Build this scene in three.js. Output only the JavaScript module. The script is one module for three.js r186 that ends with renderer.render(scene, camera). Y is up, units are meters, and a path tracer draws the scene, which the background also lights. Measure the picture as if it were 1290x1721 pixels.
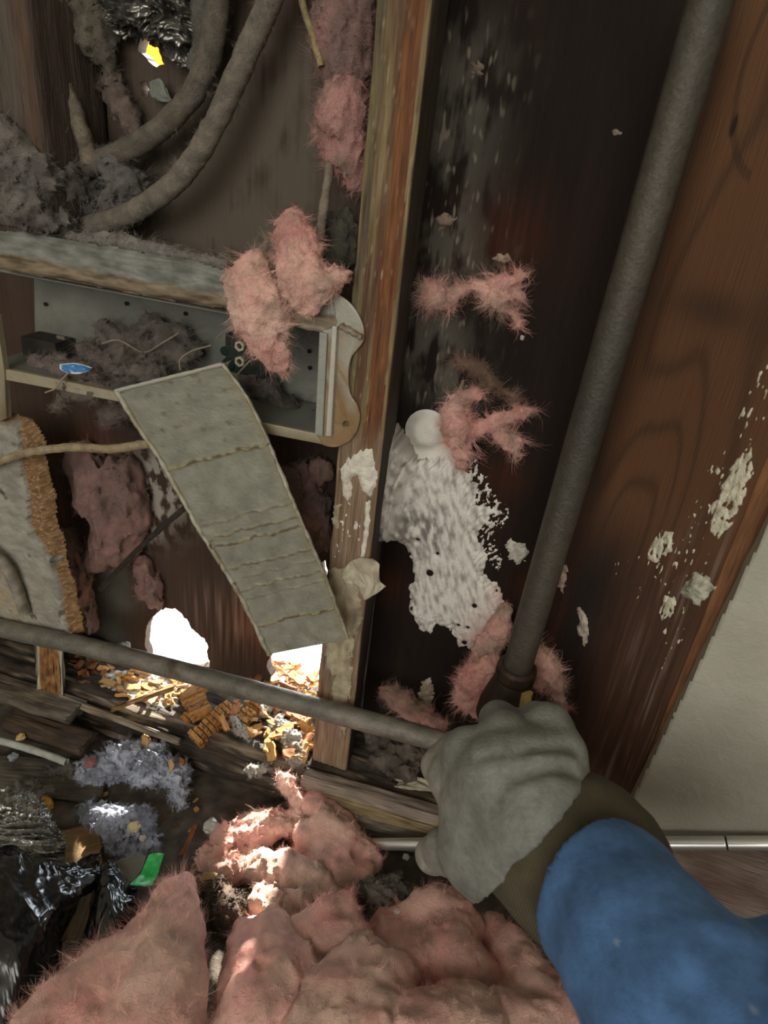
import * as THREE from 'three';
import { mergeGeometries } from 'three/addons/utils/BufferGeometryUtils.js';
import { RectAreaLightUniformsLib } from 'three/addons/lights/RectAreaLightUniformsLib.js';

// ------------------------------------------------------------------ camera, sky, sun, unseen window, exposure
const V = (x, y, z) => new THREE.Vector3(x, y, z);
const scene = new THREE.Scene();
const FOCAL = 1150, CX = 645, CY = 860.5, DIST = 0.60;              // focal length in pixels of the 1290 x 1721 frame
const down = V(400 - CX, 3000 - CY, FOCAL).normalize();             // where the room's axes vanish
const lx = -4800, left = V(lx, -(down.x * lx + down.z * FOCAL) / down.y, FOCAL).normalize();
const rw = left.clone().negate(), uw = down.clone().negate(), nw = rw.clone().cross(uw);
const toWorld = (a, b, c) => V(rw.x * a + rw.y * b + rw.z * c, uw.x * a + uw.y * b + uw.z * c, nw.x * a + nw.y * b + nw.z * c);
const EYE = toWorld(0, 0, -DIST), AX = toWorld(1, 0, 0), AY = toWorld(0, 1, 0), AZ = toWorld(0, 0, 1);
const camera = new THREE.PerspectiveCamera(2 * Math.atan(CY / FOCAL) * 180 / Math.PI, 1290 / 1721, 0.02, 60);
camera.position.copy(EYE);
camera.quaternion.setFromRotationMatrix(new THREE.Matrix4().makeBasis(AX, AY.clone().negate(), AZ.clone().negate()));
camera.updateMatrixWorld(true);

const renderer = new THREE.WebGLRenderer({ antialias: true });
renderer.toneMapping = THREE.LinearToneMapping;
renderer.toneMappingExposure = 1.0;
renderer.shadowMap.enabled = true;
RectAreaLightUniformsLib.init();
scene.background = new THREE.Color().setRGB(0.78, 0.9, 1.0);
scene.backgroundIntensity = 11.0;
const sun = new THREE.DirectionalLight(new THREE.Color().setRGB(1, 0.93, 0.8), 30);
sun.position.set(-0.70, 1.10, -2.60);
sun.target.position.set(-0.12, -0.25, 0.05);
sun.castShadow = true; sun.shadow.radius = 4; sun.shadow.mapSize.set(2048, 2048);
Object.assign(sun.shadow.camera, { left: -2, right: 2, top: 2, bottom: -2, near: 0.1, far: 8 });
scene.add(sun, sun.target);
const ROOM = { x0: -1.5, x1: 1.5, z1: 2.3, floor: -0.30, ceil: 1.85 };
const WIN = { x: 0.1, y: 0.95, w: 1.5, h: 1.2, power: 5.0, color: new THREE.Color().setRGB(1, 0.96, 0.88) };
camera.focus = 0.56; camera.userData.fStop = 9;

// ------------------------------------------------------------------ tools
let rs = 7;
const seed = (n) => { rs = n | 0; };
const rnd = () => { rs = (rs + 0x6d2b79f5) | 0; let t = Math.imul(rs ^ (rs >>> 15), 1 | rs); t = (t + Math.imul(t ^ (t >>> 7), 61 | t)) ^ t; return ((t ^ (t >>> 14)) >>> 0) / 4294967296; };
const rr = (a, b) => a + (b - a) * rnd();
const PERM = new Uint8Array(512);
{ seed(3); const p = [...Array(256).keys()]; for (let i = 255; i > 0; i--) { const j = Math.floor(rnd() * (i + 1)); [p[i], p[j]] = [p[j], p[i]]; } for (let i = 0; i < 512; i++) PERM[i] = p[i & 255]; }
const fadeN = (t) => t * t * t * (t * (t * 6 - 15) + 10);
const gradN = (h, x, y, z) => { h &= 15; const u = h < 8 ? x : y, v = h < 4 ? y : h === 12 || h === 14 ? x : z; return ((h & 1) ? -u : u) + ((h & 2) ? -v : v); };
function noise(x, y, z = 0, per = 256) {                              // gradient noise, -1..1, repeating every per
  const fx = Math.floor(x), fy = Math.floor(y), fz = Math.floor(z), a = x - fx, b = y - fy, c = z - fz;
  const m = (n) => (((n % per) + per) % per) & 255, X0 = m(fx), X1 = m(fx + 1), Y0 = m(fy), Y1 = m(fy + 1), Z0 = fz & 255, Z1 = (fz + 1) & 255;
  const h = (i, j, k) => PERM[PERM[PERM[i] + j] + k], u = fadeN(a), v = fadeN(b), w = fadeN(c), L = (p, q, t) => p + (q - p) * t;
  return L(L(L(gradN(h(X0, Y0, Z0), a, b, c), gradN(h(X1, Y0, Z0), a - 1, b, c), u), L(gradN(h(X0, Y1, Z0), a, b - 1, c), gradN(h(X1, Y1, Z0), a - 1, b - 1, c), u), v),
    L(L(gradN(h(X0, Y0, Z1), a, b, c - 1), gradN(h(X1, Y0, Z1), a - 1, b, c - 1), u), L(gradN(h(X0, Y1, Z1), a, b - 1, c - 1), gradN(h(X1, Y1, Z1), a - 1, b - 1, c - 1), u), v), w);
}
const fbm = (x, y, z, o = 3) => { let s = 0, a = 0.5; for (let i = 0; i < o; i++, a *= 0.5, x *= 2.03, y *= 2.03, z *= 2.03) s += a * noise(x, y, z + i * 17.3); return s; };
const clamp = (x, a = 0, b = 1) => Math.min(b, Math.max(a, x)), lerp = (a, b, t) => a + (b - a) * t;
const smooth = (a, b, x) => { const t = clamp((x - a) / (b - a)); return t * t * (3 - 2 * t); };
const C = (hex) => { const c = new THREE.Color(hex); return [c.r, c.g, c.b]; };
const mix = (a, b, t) => [lerp(a[0], b[0], t), lerp(a[1], b[1], t), lerp(a[2], b[2], t)];
const mul = (a, k) => [a[0] * k, a[1] * k, a[2] * k];

// from a direction in the photograph to places in the room: on the plane z, on the level y, at a distance
const ray = (px, py) => toWorld(px - CX, py - CY, FOCAL);
const P = (px, py, z) => { const d = ray(px, py); return EYE.clone().addScaledVector(d, (z - EYE.z) / d.z); };
const G = (px, py, y) => { const d = ray(px, py); return EYE.clone().addScaledVector(d, (y - EYE.y) / d.y); };
const Q = (px, py, depth) => EYE.clone().addScaledVector(ray(px, py), depth / FOCAL);
class Plane {
  constructor(o, u, n) { this.o = o; this.u = u.clone().normalize(); this.n = n.clone().normalize(); this.v = this.n.clone().cross(this.u); }
  at(s, t, h = 0) { return this.o.clone().addScaledVector(this.u, s).addScaledVector(this.v, t).addScaledVector(this.n, h); }
  px(x, y) { const d = ray(x, y), k = this.o.clone().sub(EYE).dot(this.n) / d.dot(this.n), p = EYE.clone().addScaledVector(d, k).sub(this.o); return [p.dot(this.u), p.dot(this.v)]; }
  poly(list) { return list.map(([x, y]) => this.px(x, y)); }
}
const ZF = 0.073;                                                      // the studs stand this deep
const WALL = new Plane(V(0, 0, 0), V(1, 0, 0), V(0, 0, 1)), FRONT = new Plane(V(0, 0, ZF), V(1, 0, 0), V(0, 0, 1));

// ------------------------------------------------------------------ naming
const taken = new Map();
const numbered = (n) => { const k = taken.get(n) || 0; taken.set(n, k + 1); return k ? n + '_' + String(k).padStart(3, '0') : n; };
const shade = (o) => o.traverse((m) => { if (m.isMesh) { m.castShadow = true; m.receiveShadow = true; } });
function tag(o, label, category, group, kind) { Object.assign(o.userData, { label, category }); if (group) o.userData.group = group; if (kind) o.userData.kind = kind; return o; }
// a thing made of [part name, geometry, material, {kind, label}, sub-parts] entries in room coordinates; the Group sits at its base
function thing(name, label, category, parts, group, kind) {
  const g = new THREE.Group(); g.name = numbered(name); tag(g, label, category, group, kind);
  const box = new THREE.Box3();
  const each = (list) => { for (const p of list) { p[1].computeBoundingBox(); box.union(p[1].boundingBox); if (p[4]) each(p[4]); } };
  each(parts);
  const c = box.getCenter(V(0, 0, 0)); c.y = box.min.y; g.position.copy(c);
  const put = (list, parent) => { for (const [n, geo, mat, extra, subs] of list) { geo.translate(-c.x, -c.y, -c.z); const m = new THREE.Mesh(geo, mat); m.name = n; if (extra) Object.assign(m.userData, extra); parent.add(m); if (subs) put(subs, m); } };
  put(parts, g); shade(g); scene.add(g);
  return g;
}
function single(name, label, category, geo, mat, group, kind) {
  geo.computeBoundingBox(); const c = geo.boundingBox.getCenter(V(0, 0, 0)); c.y = geo.boundingBox.min.y; geo.translate(-c.x, -c.y, -c.z);
  const m = new THREE.Mesh(geo, mat); m.name = numbered(name); m.position.copy(c); tag(m, label, category, group, kind); shade(m); scene.add(m); return m;
}
function structure(name, parts) {
  const g = new THREE.Group(); g.name = name; g.userData.kind = 'structure';
  for (const [n, geo, mat, extra] of parts) { const m = new THREE.Mesh(geo, mat); m.name = n; if (extra) Object.assign(m.userData, extra); g.add(m); }
  shade(g); scene.add(g); return g;
}

// ------------------------------------------------------------------ textures
function tex(w, h, fn, color = true) {
  const d = new Uint8Array(w * h * 4);
  for (let y = 0; y < h; y++) for (let x = 0; x < w; x++) {
    const c = fn((x + 0.5) / w, (y + 0.5) / h), i = (y * w + x) * 4;
    for (let k = 0; k < 3; k++) { const l = clamp(c[k]); d[i + k] = 255 * (color ? (l < 0.0031308 ? l * 12.92 : 1.055 * Math.pow(l, 1 / 2.4) - 0.055) : l); }
    d[i + 3] = 255;
  }
  const t = new THREE.DataTexture(d, w, h); t.colorSpace = color ? THREE.SRGBColorSpace : THREE.NoColorSpace;
  t.magFilter = THREE.LinearFilter; t.minFilter = THREE.LinearMipmapLinearFilter; t.generateMipmaps = true; t.wrapS = t.wrapT = THREE.RepeatWrapping; t.needsUpdate = true;
  return t;
}
const rep = (t, s, r = s) => { const c = t.clone(); c.repeat.set(s, r); c.needsUpdate = true; return c; };
const g1 = (v) => [v, v, v];
const grainV = (u, v) => clamp(0.78 + 0.3 * noise(u * 64, v * 4, 1, 64) + 0.22 * noise(u * 160, v * 6, 5, 160) + 0.14 * noise(u * 16, v * 2, 9, 16) + 0.1 * noise(u * 128, v * 128, 3, 128), 0.12, 1);
const T = {
  grain: tex(512, 512, (u, v) => g1(grainV(u, v))),
  grainB: tex(512, 512, (u, v) => g1(grainV(u, v)), false),
  mottle: tex(512, 512, (u, v) => g1(clamp(0.86 + 0.22 * noise(u * 8, v * 8, 2, 8) + 0.16 * noise(u * 24, v * 24, 4, 24) + 0.14 * noise(u * 90, v * 90, 6, 90), 0.2, 1))),
  mottleS: tex(512, 512, (u, v) => g1(clamp(0.93 + 0.09 * noise(u * 8, v * 8, 2, 8) + 0.07 * noise(u * 30, v * 30, 4, 30) + 0.08 * noise(u * 128, v * 128, 6, 128), 0.2, 1))),
  mottleB: tex(512, 512, (u, v) => g1(0.5 + 0.3 * noise(u * 16, v * 16, 2, 16) + 0.2 * noise(u * 48, v * 48, 4, 48) + 0.2 * noise(u * 128, v * 128, 6, 128)), false),
};
{ // short curved strands, as glass wool lies
  const S = 768, cv = document.createElement('canvas'); cv.width = cv.height = S; const x = cv.getContext('2d');
  x.fillStyle = '#808080'; x.fillRect(0, 0, S, S); seed(11);
  for (let i = 0; i < 5200; i++) {
    const l = rr(14, 70), a = rr(0, 6.283), px = rnd() * S, py = rnd() * S, k = rr(-0.8, 0.8), b = Math.floor(rr(50, 225));
    x.strokeStyle = 'rgba(' + b + ',' + b + ',' + b + ',0.5)'; x.lineWidth = rr(0.8, 2.4);
    for (const ox of [0, -S]) for (const oy of [0, -S]) { x.beginPath(); x.moveTo(px + ox, py + oy); x.quadraticCurveTo(px + ox + Math.cos(a) * l / 2, py + oy + Math.sin(a) * l / 2, px + ox + Math.cos(a + k) * l, py + oy + Math.sin(a + k) * l); x.stroke(); }
  }
  const img = x.getImageData(0, 0, S, S).data, at = (u, v) => img[((Math.floor(v * S) % S) * S + (Math.floor(u * S) % S)) * 4] / 255;
  T.wool = tex(S, S, (u, v) => g1(0.62 + 0.42 * at(u, v)));
  T.woolB = tex(S, S, (u, v) => g1(at(u, v)), false);
}
// uv in metres, taken across whichever way each triangle corner faces
function uvBox(g, across = false) {                                     // changes g in place: corners are split so that no triangle straddles two ways
  const h = g.index ? g.toNonIndexed() : g; if (h !== g) { g.setIndex(null); for (const k of Object.keys(h.attributes)) g.setAttribute(k, h.attributes[k]); }
  const p = g.attributes.position, n = g.attributes.normal, a = new Float32Array(p.count * 2);
  for (let t = 0; t < p.count; t += 3) {
    let nx = 0, ny = 0, nz = 0; for (let i = t; i < t + 3; i++) { nx += n.getX(i); ny += n.getY(i); nz += n.getZ(i); } nx = Math.abs(nx); ny = Math.abs(ny); nz = Math.abs(nz);
    for (let i = t; i < t + 3; i++) {
      const x = p.getX(i), y = p.getY(i), z = p.getZ(i);
      let u, v; if (nz >= nx && nz >= ny) { u = x; v = y; } else if (nx >= ny) { u = z + 0.37; v = y + 0.11; } else { u = x + 0.53; v = z + 0.29; }
      a[i * 2] = across ? v : u; a[i * 2 + 1] = across ? u : v;
    }
  }
  g.setAttribute('uv', new THREE.BufferAttribute(a, 2)); return g;
}
const paint = (g, fn) => { if (Array.isArray(fn)) { const k = fn; fn = () => k; } const p = g.attributes.position, n = g.attributes.normal, a = new Float32Array(p.count * 3), q = V(0, 0, 0), m = V(0, 0, 0); for (let i = 0; i < p.count; i++) { q.fromBufferAttribute(p, i); m.fromBufferAttribute(n, i); const c = fn(q, m, i); a[i * 3] = c[0]; a[i * 3 + 1] = c[1]; a[i * 3 + 2] = c[2]; } g.setAttribute('color', new THREE.BufferAttribute(a, 3)); return g; };
const std = (o) => new THREE.MeshStandardMaterial({ side: THREE.DoubleSide, roughness: 0.85, ...o });
const M = {
  wood: std({ vertexColors: true, map: rep(T.grain, 7, 11), bumpMap: rep(T.grainB, 7, 11), bumpScale: 0.0010, roughness: 0.8 }),
  plain: std({ vertexColors: true, map: rep(T.mottle, 9), bumpMap: rep(T.mottleB, 9), bumpScale: 0.0006 }),
  plaster: std({ vertexColors: true, bumpMap: rep(T.mottleB, 14), bumpScale: 0.0012, roughness: 0.75 }),
  smear: std({ vertexColors: true, bumpMap: rep(T.mottleB, 22), bumpScale: 0.0006, roughness: 0.6 }),
  metal: std({ vertexColors: true, map: rep(T.mottleS, 7), bumpMap: rep(T.mottleB, 9), bumpScale: 0.0003, roughness: 0.55, metalness: 0.15 }),
  pipe: std({ vertexColors: true, map: rep(T.mottle, 14), bumpMap: rep(T.mottleB, 25), bumpScale: 0.0005, roughness: 0.5, metalness: 0.3 }),
  wool: std({ vertexColors: true, map: rep(T.wool, 11), bumpMap: rep(T.woolB, 11), bumpScale: 0.0018, roughness: 1 }),
  strand: std({ vertexColors: true, roughness: 0.9 }),
};

// ------------------------------------------------------------------ shapes
function build(pos, idx, uv) {
  const g = new THREE.BufferGeometry(); g.setAttribute('position', new THREE.BufferAttribute(new Float32Array(pos), 3)); g.setIndex(idx);
  if (uv) g.setAttribute('uv', new THREE.BufferAttribute(new Float32Array(uv), 2)); g.computeVertexNormals(); return g;
}
// the surface where f = 0 (f < 0 inside), cells of the given size
function nets(f, lo, hi, cell) {
  const nx = Math.ceil((hi.x - lo.x) / cell) + 1, ny = Math.ceil((hi.y - lo.y) / cell) + 1, nz = Math.ceil((hi.z - lo.z) / cell) + 1, F = new Float32Array(nx * ny * nz);
  const id = (i, j, k) => (k * ny + j) * nx + i;
  for (let k = 0; k < nz; k++) for (let j = 0; j < ny; j++) for (let i = 0; i < nx; i++) F[id(i, j, k)] = f(lo.x + i * cell, lo.y + j * cell, lo.z + k * cell);
  const vi = new Int32Array(nx * ny * nz).fill(-1), pos = [], idx = []; let n = 0;
  for (let k = 0; k < nz - 1; k++) for (let j = 0; j < ny - 1; j++) for (let i = 0; i < nx - 1; i++) {
    let s = 0; for (let c = 0; c < 8; c++) if (F[id(i + (c & 1), j + (c >> 1 & 1), k + (c >> 2))] < 0) s++;
    if (!s || s === 8) continue;
    let X = 0, Y = 0, Z = 0, m = 0;
    for (let c = 0; c < 8; c++) for (const b of [1, 2, 4]) if (!(c & b)) {
      const d = c | b, p = F[id(i + (c & 1), j + (c >> 1 & 1), k + (c >> 2))], q = F[id(i + (d & 1), j + (d >> 1 & 1), k + (d >> 2))];
      if ((p < 0) !== (q < 0)) { const t = p / (p - q); X += (c & 1) + (b === 1 ? t : 0); Y += (c >> 1 & 1) + (b === 2 ? t : 0); Z += (c >> 2) + (b === 4 ? t : 0); m++; }
    }
    vi[id(i, j, k)] = n++; pos.push(lo.x + (i + X / m) * cell, lo.y + (j + Y / m) * cell, lo.z + (k + Z / m) * cell);
  }
  const quad = (a, b, c, d, flip) => { if (a < 0 || b < 0 || c < 0 || d < 0) return; flip ? idx.push(a, c, b, a, d, c) : idx.push(a, b, c, a, c, d); };
  for (let k = 1; k < nz - 1; k++) for (let j = 1; j < ny - 1; j++) for (let i = 1; i < nx - 1; i++) {
    const a = F[id(i, j, k)] < 0;
    if (a !== F[id(i + 1, j, k)] < 0) quad(vi[id(i, j - 1, k - 1)], vi[id(i, j, k - 1)], vi[id(i, j, k)], vi[id(i, j - 1, k)], !a);
    if (a !== F[id(i, j + 1, k)] < 0) quad(vi[id(i - 1, j, k - 1)], vi[id(i - 1, j, k)], vi[id(i, j, k)], vi[id(i, j, k - 1)], !a);
    if (a !== F[id(i, j, k + 1)] < 0) quad(vi[id(i - 1, j - 1, k)], vi[id(i, j - 1, k)], vi[id(i, j, k)], vi[id(i - 1, j, k)], !a);
  }
  return build(pos, idx);
}
// chains of balls [Vector3, radius] joined by tapering capsules, blended
function chains(list, k) {
  const caps = [];
  for (const ch of list) for (let i = 0; i < Math.max(1, ch.length - 1); i++) { const a = ch[i], b = ch[Math.min(i + 1, ch.length - 1)]; caps.push([a[0].x, a[0].y, a[0].z, a[1], b[0].x - a[0].x, b[0].y - a[0].y, b[0].z - a[0].z, b[1] - a[1]]); }
  for (const c of caps) c.push(c[4] * c[4] + c[5] * c[5] + c[6] * c[6] || 1e-9);
  const lo = V(9, 9, 9), hi = V(-9, -9, -9);
  for (const ch of list) for (const [p, r] of ch) { lo.min(V(p.x - r, p.y - r, p.z - r)); hi.max(V(p.x + r, p.y + r, p.z + r)); }
  const f = (x, y, z) => {
    let d = 9;
    for (const c of caps) {
      const ax = x - c[0], ay = y - c[1], az = z - c[2], t = clamp((ax * c[4] + ay * c[5] + az * c[6]) / c[8]);
      const bx = ax - c[4] * t, by = ay - c[5] * t, bz = az - c[6] * t, e = Math.sqrt(bx * bx + by * by + bz * bz) - c[3] - c[7] * t;
      const h = Math.max(k - Math.abs(d - e), 0) / k; d = Math.min(d, e) - h * h * k * 0.25;
    }
    return d;
  };
  return { f, lo, hi };
}
// strands that leave a surface in locks, each a thin tapering ribbon; flow gives the way they lean
function strands(g, n, { len = [0.006, 0.02], wide = 0.00007, lean = 1.3, sag = 0.3, col, flow, curl = 0.7, out = 0.8, lock = 12 }) {
  const p = g.attributes.position, nn = g.attributes.normal, pos = [], idx = [], cols = []; let vi = 0;
  const t = V(0, 0, 0), q0 = V(0, 0, 0), q = V(0, 0, 0), d0 = V(0, 0, 0), d = V(0, 0, 0), s = V(0, 0, 0), N = V(0, 0, 0), SEG = 5; let L0 = 0, c0 = [0, 0, 0], cu = [0, 0, 0];
  for (let i = 0; i < n; i++) {
    if (i % lock === 0) {
      const k = Math.floor(rnd() * p.count); q0.fromBufferAttribute(p, k); N.fromBufferAttribute(nn, k);
      t.set(rr(-1, 1), rr(-1, 1), rr(-1, 1)); if (flow) t.addScaledVector(flow, 1.2);
      d0.copy(N).multiplyScalar(out * rr(0.1, 1)).addScaledVector(t, lean * 0.7).normalize(); L0 = rr(len[0], len[1]) * (rnd() < 0.1 ? 1.7 : 1); cu = [rr(-curl, curl), rr(-curl, curl), rr(-curl, curl)]; q0.addScaledVector(N, -0.001); c0 = col(q0, i);
    }
    d.copy(d0).add(t.set(rr(-0.4, 0.4), rr(-0.4, 0.4), rr(-0.4, 0.4))).normalize(); q.copy(q0).add(t.set(rr(-1, 1), rr(-1, 1), rr(-1, 1)).multiplyScalar(0.0012));
    const L = L0 * rr(0.5, 1.15), w = wide * rr(0.6, 1.5), c = mul(c0, rr(0.9, 1.12)); s.set(rr(-1, 1), rr(-1, 1), rr(-1, 1)).cross(d).normalize();
    const cx = cu[0] + rr(-0.25, 0.25), cy = cu[1] + rr(-0.25, 0.25), cz = cu[2] + rr(-0.25, 0.25);
    for (let j = 0; j <= SEG; j++) {
      const ww = w * (1 - 0.7 * j / SEG);
      pos.push(q.x - s.x * ww, q.y - s.y * ww, q.z - s.z * ww, q.x + s.x * ww, q.y + s.y * ww, q.z + s.z * ww); cols.push(...c, ...c);
      if (j) { const a = vi + j * 2 - 2; idx.push(a, a + 1, a + 3, a, a + 3, a + 2); }
      q.addScaledVector(d, L / SEG); d.x += cx; d.y += cy - sag / SEG; d.z += cz; d.normalize();
    }
    vi += (SEG + 1) * 2;
  }
  const out2 = build(pos, idx); out2.setAttribute('color', new THREE.BufferAttribute(new Float32Array(cols), 3)); return out2;
}
// a soft clump: [core geometry, strands]
function fluff(list, { k = 0.012, rough = 0.006, freq = 90, fine = 0.0016, cell = 0.0022, n = 900, col, fibre, stretch = [1, 1, 1], ff = 330, ...st }) {
  const { f, lo, hi } = chains(list, k), m = rough * 1.3 + cell * 2;
  const [sx, sy, sz] = stretch;
  const g = nets((x, y, z) => { const d = f(x, y, z); if (Math.abs(d) > rough + fine + cell * 3) return d; const w = 0.35 * noise(x * 30, y * 30, z * 30 + 4); return d + rough * fbm(x * freq * sx + w, y * freq * sy - w, z * freq * sz + w, 3) * 1.6 + fine * (1 - 2 * Math.abs(noise(x * ff * sx + 9, y * ff * sy, z * ff * sz))); }, lo.clone().subScalar(m), hi.clone().addScalar(m), cell);
  paint(g, col); const st0 = strands(g, n, { col: fibre || ((p) => mul(col(p, V(0, 1, 0)), rr(0.85, 1.3))), ...st }); uvBox(g);
  return [g, st0];
}
// pieces of a raised crust on a plane: height(s, t) in metres, drawn where it is above -margin
function crust(plane, lo, hi, cell, height, col, floor = -0.0012) {
  const nx = Math.max(2, Math.round((hi[0] - lo[0]) / cell)), ny = Math.max(2, Math.round((hi[1] - lo[1]) / cell)), H = new Float32Array((nx + 1) * (ny + 1)), pos = [], uv = [], idx = [], map = new Int32Array((nx + 1) * (ny + 1)).fill(-1), cols = [];
  for (let j = 0; j <= ny; j++) for (let i = 0; i <= nx; i++) H[j * (nx + 1) + i] = Math.max(floor, height(lo[0] + i * cell, lo[1] + j * cell));
  const vert = (i, j) => { const k = j * (nx + 1) + i; if (map[k] < 0) { map[k] = pos.length / 3; const s = lo[0] + i * cell, t = lo[1] + j * cell, p = plane.at(s, t, H[k]); pos.push(p.x, p.y, p.z); uv.push(s, t); cols.push(...col(s, t, H[k])); } return map[k]; };
  for (let j = 0; j < ny; j++) for (let i = 0; i < nx; i++) {
    const k = j * (nx + 1) + i; if (Math.max(H[k], H[k + 1], H[k + nx + 1], H[k + nx + 2]) <= 0) continue;
    const a = vert(i, j), b = vert(i + 1, j), c = vert(i + 1, j + 1), d = vert(i, j + 1); idx.push(a, b, c, a, c, d);
  }
  const g = build(pos, idx, uv); g.setAttribute('color', new THREE.BufferAttribute(new Float32Array(cols), 3)); return g;
}
function inPoly(poly) {                                               // signed distance, positive inside
  return (x, y) => {
    let d = 1e9, s = -1;
    for (let i = 0, j = poly.length - 1; i < poly.length; j = i++) {
      const [ax, ay] = poly[i], [bx, by] = poly[j], ex = bx - ax, ey = by - ay, wx = x - ax, wy = y - ay, t = clamp((wx * ex + wy * ey) / (ex * ex + ey * ey || 1e-12)), qx = wx - ex * t, qy = wy - ey * t;
      d = Math.min(d, qx * qx + qy * qy);
      if ((ay > y) !== (by > y) && x < ax + (y - ay) * ex / ey) s = -s;
    }
    return s * Math.sqrt(d);
  };
}
const bounds = (poly, m = 0.004) => [[Math.min(...poly.map((p) => p[0])) - m, Math.min(...poly.map((p) => p[1])) - m], [Math.max(...poly.map((p) => p[0])) + m, Math.max(...poly.map((p) => p[1])) + m]];
// a raised patch with a ragged outline traced on a plane
function patchOn(plane, pxPoly, { cell = 0.001, high = 0.0015, slope = 0.8, rag = 0.003, freq = 120, top = 0.0004, topF = 260, str = [1, 1], cut = null, col, floor }) {
  const poly = new Plane(plane.o.clone().addScaledVector(plane.n, high), plane.u, plane.n).poly(pxPoly), sd = inPoly(poly), [lo, hi] = bounds(poly, rag * 1.2);
  return crust(plane, lo, hi, cell, (s, t) => { let d = sd(s, t) + rag * 1.6 * fbm(s * freq * str[0], t * freq * str[1], 3.1, 4); if (cut) d = Math.min(d, cut(s, t, sd(s, t))); return Math.min(d * slope, high) + (d > 0 ? top * Math.min(1, d / 0.004) * (fbm(s * topF * str[0], t * topF * str[1], 8.2, 3)) * 2 : 0); }, col, floor);
}
// control points in rows -> smooth sheet with thickness
function sheet(rows, nu, nv, th, disp, col) {
  const at = (line, u) => { const n = line.length - 1, i = Math.min(n - 1, Math.floor(u * n)), t = u * n - i, a = line[Math.max(0, i - 1)], b = line[i], c = line[i + 1], d = line[Math.min(n, i + 2)], r = V(0, 0, 0); for (const k of ['x', 'y', 'z']) r[k] = 0.5 * (2 * b[k] + (c[k] - a[k]) * t + (2 * a[k] - 5 * b[k] + 4 * c[k] - d[k]) * t * t + (3 * b[k] - a[k] - 3 * c[k] + d[k]) * t * t * t); return r; };
  const pts = [], S = (u, v) => at(rows.map((r) => at(r, u)), v), cols = [], uv = [], W = rows[0][0].distanceTo(rows[0][rows[0].length - 1]), Hh = rows[0][0].distanceTo(rows[rows.length - 1][0]);
  const grid = []; for (let j = 0; j <= nv; j++) for (let i = 0; i <= nu; i++) grid.push(S(i / nu, j / nv));
  const N = (i, j) => { const a = grid[j * (nu + 1) + Math.min(nu, i + 1)].clone().sub(grid[j * (nu + 1) + Math.max(0, i - 1)]), b = grid[Math.min(nv, j + 1) * (nu + 1) + i].clone().sub(grid[Math.max(0, j - 1) * (nu + 1) + i]); return b.cross(a).normalize(); };
  const pos = [], idx = [], A = (nu + 1) * (nv + 1);
  for (const side of [0, 1]) for (let j = 0; j <= nv; j++) for (let i = 0; i <= nu; i++) { const n = N(i, j), p = grid[j * (nu + 1) + i].clone().addScaledVector(n, disp(i / nu, j / nv, grid[j * (nu + 1) + i]) - side * th); pos.push(p.x, p.y, p.z); uv.push(i / nu * W, j / nv * Hh); cols.push(...col(i / nu, j / nv, p)); }
  for (let j = 0; j < nv; j++) for (let i = 0; i < nu; i++) { const a = j * (nu + 1) + i, b = a + 1, c = a + nu + 2, d = a + nu + 1; idx.push(a, c, b, a, d, c, a + A, b + A, c + A, a + A, c + A, d + A); }
  const rim = (a, b) => idx.push(a, b, b + A, a, b + A, a + A);
  for (let i = 0; i < nu; i++) { rim(i, i + 1); rim(nv * (nu + 1) + i + 1, nv * (nu + 1) + i); }
  for (let j = 0; j < nv; j++) { rim((j + 1) * (nu + 1), j * (nu + 1)); rim(j * (nu + 1) + nu, (j + 1) * (nu + 1) + nu); }
  const g = build(pos, idx, uv); g.setAttribute('color', new THREE.BufferAttribute(new Float32Array(cols), 3)); return g;
}
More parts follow.
